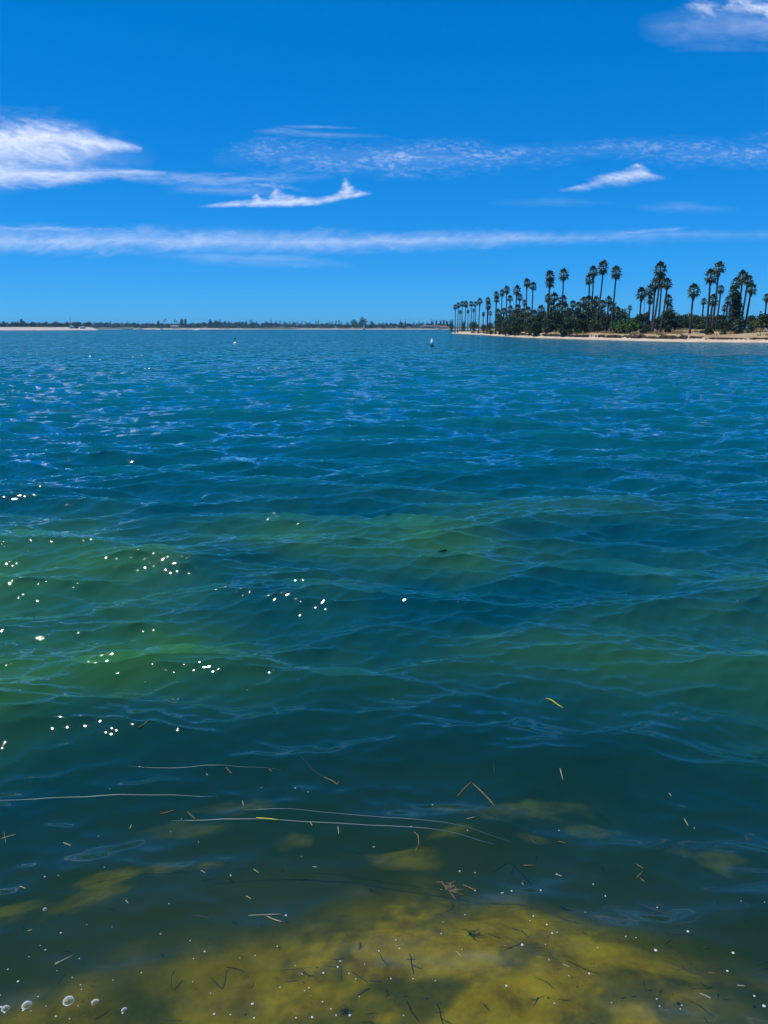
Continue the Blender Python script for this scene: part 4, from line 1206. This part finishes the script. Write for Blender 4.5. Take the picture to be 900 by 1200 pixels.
# foam specks and bubbles
def blob_mesh(seed, n=8, flat=0.45):
    rg = random.Random(seed)
    b = MB()
    b.lathe([(0.25, -0.3), (0.9, -0.1), (1.0, 0.15), (0.75, 0.55), (0.3, 0.85), (0.02, 0.95)], n)
    V = [(v[0] * rg.uniform(0.8, 1.2), v[1] * rg.uniform(0.8, 1.2), v[2] * flat) for v in b.V]
    return mesh_from('foam_speck', V, b.F, True)
BLOBS = [blob_mesh(k) for k in range(5)]
SPECKS = [(163, 894, 2.0), (243, 905, 1.6), (242, 904, 2.0), (306, 918, 1.4), (346, 922, 2.6), (361, 928, 2.0), (438, 988, 2.6), (353, 995, 1.4), (232, 976, 1.6), (270, 1019, 2.8), (122, 1014, 1.4), (114, 967, 1.6), (68, 1024, 1.6), (52, 1024, 2.4),
          (507, 937, 2.2), (539, 1010, 3.0), (557, 1010, 2.2), (653, 1012, 3.2), (557, 1033, 3.0), (588, 1038, 2.2), (600, 1036, 3.0), (634, 1038, 2.8), (590, 1038, 2.0), (548, 972, 2.0), (482, 970, 1.8), (656, 957, 2.2),
          (710, 1041, 1.8), (517, 1033, 1.6), (696, 1027, 2.4), (710, 1042, 2.0), (771, 1056, 2.2), (806, 1094, 4.2), (768, 1117, 4.8), (859, 1118, 4.4), (852, 1141, 3.4), (883, 1175, 3.0), (894, 1189, 5.0), (869, 1052, 1.8), (896, 1056, 1.6),
          (772, 1189, 2.2), (798, 1188, 2.0), (769, 1177, 2.4), (796, 1194, 1.8), (690, 1146, 3.0), (643, 1130, 2.0), (666, 1150, 1.6), (625, 1073, 2.8), (641, 1083, 2.8), (647, 1095, 3.4), (653, 1094, 2.0), (612, 1108, 4.4), (639, 1109, 1.6),
          (621, 1078, 1.8), (733, 1102, 2.2), (745, 1103, 1.8), (700, 1115, 1.8), (686, 1068, 1.6), (716, 1183, 1.8), (649, 1185, 2.2), (519, 1075, 1.6), (517, 1090, 2.2), (545, 1067, 1.8), (464, 1097, 2.2), (468, 1110, 2.6), (444, 1114, 2.6), (399, 1129, 2.6),
          (396, 1137, 3.2), (379, 1145, 3.2), (409, 1146, 2.4), (417, 1153, 2.0), (458, 1153, 2.4), (484, 1154, 2.2), (510, 1157, 1.8), (593, 1165, 3.6), (421, 1173, 2.0), (410, 1195, 3.6), (394, 1195, 2.6), (388, 1187, 2.2), (378, 1178, 2.4), (473, 1196, 2.0),
          (188, 1093, 2.2), (198, 1058, 1.8), (223, 1103, 2.0), (240, 1118, 3.0), (227, 1127, 1.8), (226, 1152, 1.8), (166, 1145, 2.0), (299, 1122, 2.0), (325, 1111, 2.2), (335, 1070, 3.4), (346, 1134, 1.8), (354, 1145, 2.2), (328, 1159, 2.2), (362, 1162, 2.4),
          (357, 1165, 2.0), (296, 1178, 4.0), (251, 1191, 3.2), (270, 1192, 2.2), (298, 1197, 2.8), (347, 1197, 2.6), (366, 1197, 3.6), (71, 1090, 2.8), (53, 1112, 2.2), (34, 1121, 1.8), (9, 1135, 2.2), (21, 1149, 3.2), (47, 1107, 1.6), (93, 1123, 1.8), (95, 1159, 2.0),
          (133, 1154, 1.8), (45, 1171, 2.0), (66, 1196, 2.6), (85, 1149, 1.6), (92, 1184, 1.6), (37, 1190, 1.8), (96, 1165, 1.6), (0, 1165, 2.2), (2, 1183, 3.2), (6, 1191, 2.8), (144, 1190, 2.8), (28, 1189, 3.0), (199, 944 + 17, 1.6), (212, 949, 1.6)]
rs = random.Random(12)
for _ in range(12):
    px, py = rs.uniform(0, 900), 900 + 300 * rs.random() ** 0.6
    SPECKS.append((px, py, rs.uniform(1.1, 1.9)))
for _ in range(24):
    SPECKS.append((rs.uniform(0, 900), rs.uniform(560, 880), rs.uniform(1.0, 1.7)))
for i, (px, py, s) in enumerate(SPECKS):
    x, y = ground(px, py)
    o = link('foam_speck', BLOBS[i % 5], M['foam'])
    r = s * 0.34 / FPX * math.hypot(x, y, CAM_H)
    o.scale = (r, r, r); o.rotation_euler = (0, 0, rs.uniform(0, 6.28))
    o.location = (x, y, water_height(x, y) + r * 0.15)
    lb = beside('larger white foam fleck', px, py) if s >= 2.8 else f'tiny white foam speck drifting {side(px, py)}'
    tag(o, lb, 'foam', 'foam specks on the water')

def bubble_mat():
    m, t, out = new_mat('bubble')
    L = t.links.new
    fr = N(t, 'ShaderNodeLayerWeight', Blend=0.42)
    gl = N(t, 'ShaderNodeBsdfPrincipled', Roughness=0.12)
    gl.inputs['Base Color'].default_value = (0.75, 0.76, 0.74, 1)
    tr = N(t, 'ShaderNodeBsdfTransparent')
    mx = t.nodes.new('ShaderNodeMixShader'); L(fr.outputs['Facing'], mx.inputs[0]); L(tr.outputs[0], mx.inputs[1]); L(gl.outputs[0], mx.inputs[2])
    L(mx.outputs[0], out.inputs['Surface'])
    return m
M['bubble'] = bubble_mat()
for px, py, s, lb in ((81, 1179, 12, 'largest clear bubble with a white rim at bottom left'), (32, 1183, 10, 'oval double bubble left of the largest bubble'), (112, 1180, 8, 'half burst crescent bubble right of the largest bubble'),
                      (7, 1186, 8, 'small cluster bubble in the bottom left corner'), (146, 1187, 6, 'little grey bubble pair right of the crescent'), (52, 1043 + 18, 4, 'pinhead bubble over the left weed patch')):
    x, y = ground(px, py)
    r = s * 0.42 / FPX * math.hypot(x, y, CAM_H)
    z = water_height(x, y)
    o = tag(empty('bubble', (x, y, z), rs.uniform(0, 3)), lb, 'bubble')
    b = MB()
    b.lathe([(1.0 * r, 0), (0.96 * r, 0.22 * r), (0.8 * r, 0.45 * r), (0.55 * r, 0.62 * r), (0.25 * r, 0.71 * r), (0.02 * r, 0.73 * r)], 20)
    b.F = b.F[:-2]
    b.build('dome', M['bubble'], o, True)
    rim = MB()
    n = 26
    arc = 2.6 if 'crescent' in lb else 6.2832
    rim.tube([(r * math.cos(arc * k / n), r * 0.92 * math.sin(arc * k / n), 0.02 * r) for k in range(n + 1)], 0.10 * r if arc > 3 else 0.16 * r, 6)
    rim.build('rim', M['foam'], o, True)

# fishing lines lying on the surface
for pts, lb, wv in (([(-25, 931), (40, 927.5), (80, 925.5), (140, 924.5), (200, 924.8), (255, 926.5)], 'long curved pale fishing line at the left edge', 1.9),
                    ([(200, 949), (260, 951.5), (330, 955), (400, 961), (450, 966), (520, 973.5), (580, 979)], 'lower and brighter of two pale fishing lines mid water', 2.0),
                    ([(285, 943), (340, 945.5), (400, 950), (450, 955.5), (520, 964), (600, 975)], 'upper and fainter of two pale fishing lines mid water', 1.3),
                    ([(150, 893), (200, 894.8), (260, 897), (330, 900)], 'faint straight fishing line among the glints at left', 1.0)):
    strand(pts, 'line', lb, wv, 0.012, 'fishing_line', 'fishing line')

# ------------------------------------------------------------------ clouds: thin high sheets at their own altitude
def cloud_mat():
    m, t, out = new_mat('cloud')
    L = t.links.new
    a = N(t, 'ShaderNodeAttribute'); a.attribute_name = 'cloud_cover'
    d = N(t, 'ShaderNodeBsdfDiffuse'); d.inputs['Color'].default_value = (0.86, 0.87, 0.88, 1)
    tl = N(t, 'ShaderNodeBsdfTranslucent'); tl.inputs['Color'].default_value = (0.86, 0.87, 0.88, 1)
    mx = t.nodes.new('ShaderNodeMixShader'); mx.inputs[0].default_value = 0.80
    L(d.outputs[0], mx.inputs[1]); L(tl.outputs[0], mx.inputs[2])
    tr = N(t, 'ShaderNodeBsdfTransparent')
    m2 = t.nodes.new('ShaderNodeMixShader')
    L(a.outputs['Fac'], m2.inputs[0]); L(tr.outputs[0], m2.inputs[1]); L(mx.outputs[0], m2.inputs[2])
    L(m2.outputs[0], out.inputs['Surface'])
    return m
M['cloud'] = cloud_mat()

def streak(Xp, Yp, keys, nz=0.5, sx=30.0, sy=9.0, soft=0.55, seed=0, shear=0.0, octaves=5):
    """keys: (x, centre y, upper half-height, lower half-height, opacity)."""
    k = np.array(keys, float)
    yc, hu, hl, op = (np.interp(Xp, k[:, 0], k[:, i]) for i in (1, 2, 3, 4))
    hu, hl = hu * 1.25, hl * 1.25
    op = op * (Xp >= k[0, 0]) * (Xp <= k[-1, 0])
    v = Yp - yc
    r = np.where(v < 0, -v / np.maximum(hu, .1), v / np.maximum(hl, .1))
    wx = 14 * (fbm(Xp / 34, Yp / 12, seed + 50, 3) - 0.5)
    wy = 7 * (fbm(Xp / 22, Yp / 9, seed + 60, 3) - 0.5)
    n = fbm((Xp + wx + shear * Yp) / sx, (Yp + wy) / sy, seed, octaves + 1, 0.62)
    fine = fbm((Xp + 1.5 * wx + shear * Yp * 2) / (sx * .35), (Yp + 1.5 * wy) / (sy * .4), seed + 70, 4, 0.6)
    base = 1.18 - r + nz * 2.6 * (n - 0.5) + 0.4 * (fine - 0.5)
    return op * sstep(0, soft * 2.0, base) ** 1.08 * sstep(-0.35, 0.5, 1.45 - r) * (0.84 + 0.30 * fine)

def cloud(label, x0, y0, x1, y1, alt, func, step=1.0):
    px, py = np.arange(x0, x1 + step, step), np.arange(y0, y1 + step, step)
    Xp, Yp = np.meshgrid(px, py, indexing='xy')
    a = np.clip(func(Xp, Yp), 0, 0.97)
    edge = np.minimum(np.minimum(Xp - x0, x1 - Xp) / 6, np.minimum(Yp - y0, y1 - Yp) / 4)
    a = a * np.clip(edge if x0 > 0 and x1 < 900 else np.minimum(Yp - y0, y1 - Yp) / 4, 0, 1)
    U, Vv = Xp - 450, 600 - Yp
    dy, dz = Vv * math.sin(PITCH) + FPX * math.cos(PITCH), Vv * math.cos(PITCH) - FPX * math.sin(PITCH)
    t = alt / dz
    zz = alt + a * alt * 0.012 * fbm(Xp / 14, Yp / 5, 5, 3)
    me, used = grid_mesh('cloud', U * t, dy * t, zz + CAM_H, keep=a > 0.004)
    point_attr(me, 'cloud_cover', a.reshape(-1)[used])
    return tag(link('cloud', me, M['cloud']), label, 'cloud')

cloud('big white two lobed cloud at the left edge of the sky', -60, 122, 200, 236, 2600, lambda x, y: 1 - (1 - np.maximum(
    streak(x, y, [(-60, 166, 26, 30, 1), (0, 166, 22, 28, 1), (30, 162, 20, 30, .98), (65, 161, 19, 30, .95), (95, 166, 14, 22, .92), (122, 170, 9, 13, .85), (145, 171, 5, 7, .75), (166, 174, 2, 4, .3)], .36, 34, 15, .7, 1, -.9),
    streak(x, y, [(-60, 203, 20, 16, 1), (0, 205, 18, 15, .98), (50, 205, 12, 12, .95), (100, 203, 6, 8, .85), (150, 202, 4, 6, .7), (195, 203, 2, 3, .2)], .45, 60, 10, .8, 2, -.9)))
    * (1 - .42 * streak(x, y, [(-60, 185, 50, 40, 1), (40, 183, 46, 36, 1), (120, 180, 26, 24, .8), (185, 184, 10, 16, 0)], .5, 50, 16, 1.2, 28)))
cloud('long thin band of cloud low above the horizon', -60, 254, 900, 318, 2500, lambda x, y: np.maximum(
    streak(x, y, [(-60, 284, 17, 14, .72), (0, 284, 17, 14, .72), (170, 282, 16, 14, .72), (330, 284, 13, 12, .70), (480, 283, 11, 11, .68), (600, 280, 9, 9, .55), (700, 278, 7, 8, .38), (800, 274, 5, 8, .26), (900, 275, 6, 7, .14)], .30, 34, 12, 1.1, 3, .5),
    np.maximum(streak(x, y, [(690, 277, 2, 2, 0), (750, 272, 3, 3, .36), (806, 267, 2, 2, 0)], .4, 40, 5, 1, 33), streak(x, y, [(-60, 268, 3, 4, .3), (60, 268, 4, 4, .34), (150, 271, 3, 3, .25), (215, 268, 2, 2, 0)], .9, 24, 4, 1, 34)) +
    streak(x, y, [(160, 299, 6, 8, .0), (250, 300, 7, 8, .22), (350, 304, 7, 9, .24), (420, 312, 4, 5, .0)], .5, 60, 8, 1, 4)))
def curls(x, y):
    yc = np.interp(x, [236, 270, 330, 372, 411, 436], [242, 240, 238, 236, 230, 226])
    hu = np.interp(x, [236, 270, 294, 300, 303, 308, 316, 321, 325, 330, 338, 350, 372, 392, 402, 407, 411, 414, 419, 426, 436], [2, 5, 6, 13, 18, 8, 9, 21, 30, 22, 13, 8, 5, 6, 11, 20, 29, 21, 12, 6, 2])
    hl = np.interp(x, [236, 280, 340, 390, 436], [2, 4, 6, 5, 2])
    xw = x + 5 * (fbm(x / 11, y / 6, 8, 3) - .5) + .22 * (238 - y)
    hu = np.interp(xw, x[0], hu[0]) if x.ndim > 1 else hu
    v = y - yc
    r = np.where(v < 0, -v / hu, v / hl)
    n = fbm((x + y) / 10, y / 5, 61, 4, .6)
    a = sstep(0, 1.45, 1.12 - r + 1.15 * (n - .5)) * sstep(1.3, .5, r) * np.interp(x, [232, 262, 330, 400, 420, 438], [0, .6, .88, .8, .75, 0])
    return np.maximum(a, streak(x, y, [(275, 217, 2, 2, 0), (300, 216, 3, 3, .34), (330, 219, 3, 3, .3), (362, 224, 2, 2, 0)], .8, 14, 4, 1, 27))
cloud('small cloud with upward curls like breaking waves', 228, 204, 440, 250, 2800, curls)
cloud('soft pale streaks reaching right from the big left cloud', 140, 190, 400, 232, 2700, lambda x, y: np.maximum(
    streak(x, y, [(140, 207, 3, 4, .25), (200, 210, 7, 7, .44), (260, 212, 8, 8, .44), (330, 209, 6, 6, .32), (395, 207, 3, 3, .0)], .6, 50, 6, 1, 9),
    streak(x, y, [(190, 222, 4, 5, .0), (230, 222, 5, 6, .24), (300, 224, 4, 5, .18), (340, 226, 3, 3, 0)], .6, 50, 6, 1, 10)))
def ripples(x, y):
    body = streak(x, y, [(250, 184, 10, 12, .10), (310, 178, 18, 20, .55), (400, 182, 17, 24, .8), (480, 184, 18, 25, .9), (560, 182, 14, 22, .85), (640, 178, 10, 14, .7), (720, 172, 10, 12, .45), (800, 174, 16, 18, .5), (860, 178, 18, 18, .6), (900, 178, 18, 16, .55)], .4, 60, 14, .9, 12)
    wig = 1.6 * fbm(x / 26, y / 9, 3, 3)
    dap = sstep(.40, .74, fbm(x / 6.0 + wig, y / 2.3 + .012 * x + wig, 14, 3, .55)) * sstep(.22, .52, fbm(x / 38, y / 10, 15, 3))
    veil = fbm(x / 60, y / 9, 16, 4)
    return body * (.02 + .20 * veil + .44 * dap)
cloud('rippled sheet of mackerel cloud across the middle sky', 240, 148, 930, 216, 3400, ripples)
cloud('thin wisps above the mackerel sheet', 290, 142, 480, 170, 3600, lambda x, y: np.maximum(
    streak(x, y, [(295, 154, 2, 3, 0), (330, 154, 4, 4, .24), (380, 158, 3, 3, .22), (460, 160, 2, 2, 0)], .6, 40, 4, 1, 15), streak(x, y, [(320, 148, 2, 2, 0), (370, 149, 2, 2, .3), (425, 150, 1.5, 1.5, 0)], .4, 40, 4, 1, 16)))
cloud('small bright leaf shaped cloud over the palms', 652, 184, 785, 232, 2600, lambda x, y: np.maximum(
    streak(x, y, [(656, 223, 1, 2, .2), (690, 217, 6, 6, .9), (715, 212, 9, 9, 1), (735, 207, 10, 10, 1), (752, 203, 8, 9, 1), (764, 206, 4, 5, .6), (782, 209, 2, 2, .0)], .6, 22, 8, 1.15, 18, -.8),
    streak(x, y, [(736, 196, 1, 2, .0), (747, 194, 3, 3, .7), (756, 195, 2, 2, 0)], .4, 10, 4, .7, 19)))
cloud('ragged white cloud in the top right corner', 740, -40, 960, 62, 3000, lambda x, y: np.maximum(
    streak(x, y, [(745, 30, 12, 16, .0), (790, 30, 16, 22, .22), (840, 28, 22, 30, .28), (900, 30, 28, 34, .34), (960, 30, 30, 34, .34)], .35, 60, 16, 1, 21),
    1.0 * streak(x, y, [(800, 6, 12, 8, .0), (825, 6, 14, 14, .8), (860, 8, 20, 14, .9), (900, 12, 26, 22, .95), (960, 16, 30, 26, .75)], 1.1, 24, 11, 1.3, 22, -.9)))
cloud('faint smear of haze cloud under the bright leaf shaped one', 560, 226, 880, 262, 3000, lambda x, y: np.maximum(
    streak(x, y, [(740, 242, 4, 5, .0), (800, 243, 6, 6, .17), (870, 245, 4, 4, 0)], .5, 40, 6, 1, 24), streak(x, y, [(570, 238, 4, 4, 0), (650, 236, 5, 6, .10), (730, 238, 3, 4, 0)], .5, 60, 6, 1, 25)))
cloud('short faint streak just above the lone palm', 770, 262, 812, 276, 2500, lambda x, y: streak(x, y, [(770, 271, 1, 2, 0), (790, 269, 3, 3, .28), (810, 266, 1, 1, 0)], .4, 30, 5, 1, 26), .7)

# ------------------------------------------------------------------ haze
hb = MB()
hb.box((0, 0, 14), (26000, 26000, 52))
hz = hb.build('haze', None)
m, t, out = new_mat('haze')
pv = N(t, 'ShaderNodeVolumePrincipled', Density=0.00010)
pv.inputs['Color'].default_value = (0.32, 0.72, 1.0, 1)
pv.inputs['Anisotropy'].default_value = 0.2
t.links.new(pv.outputs[0], out.inputs['Volume'])
hz.data.materials.append(m)
tag(hz, kind='stuff')
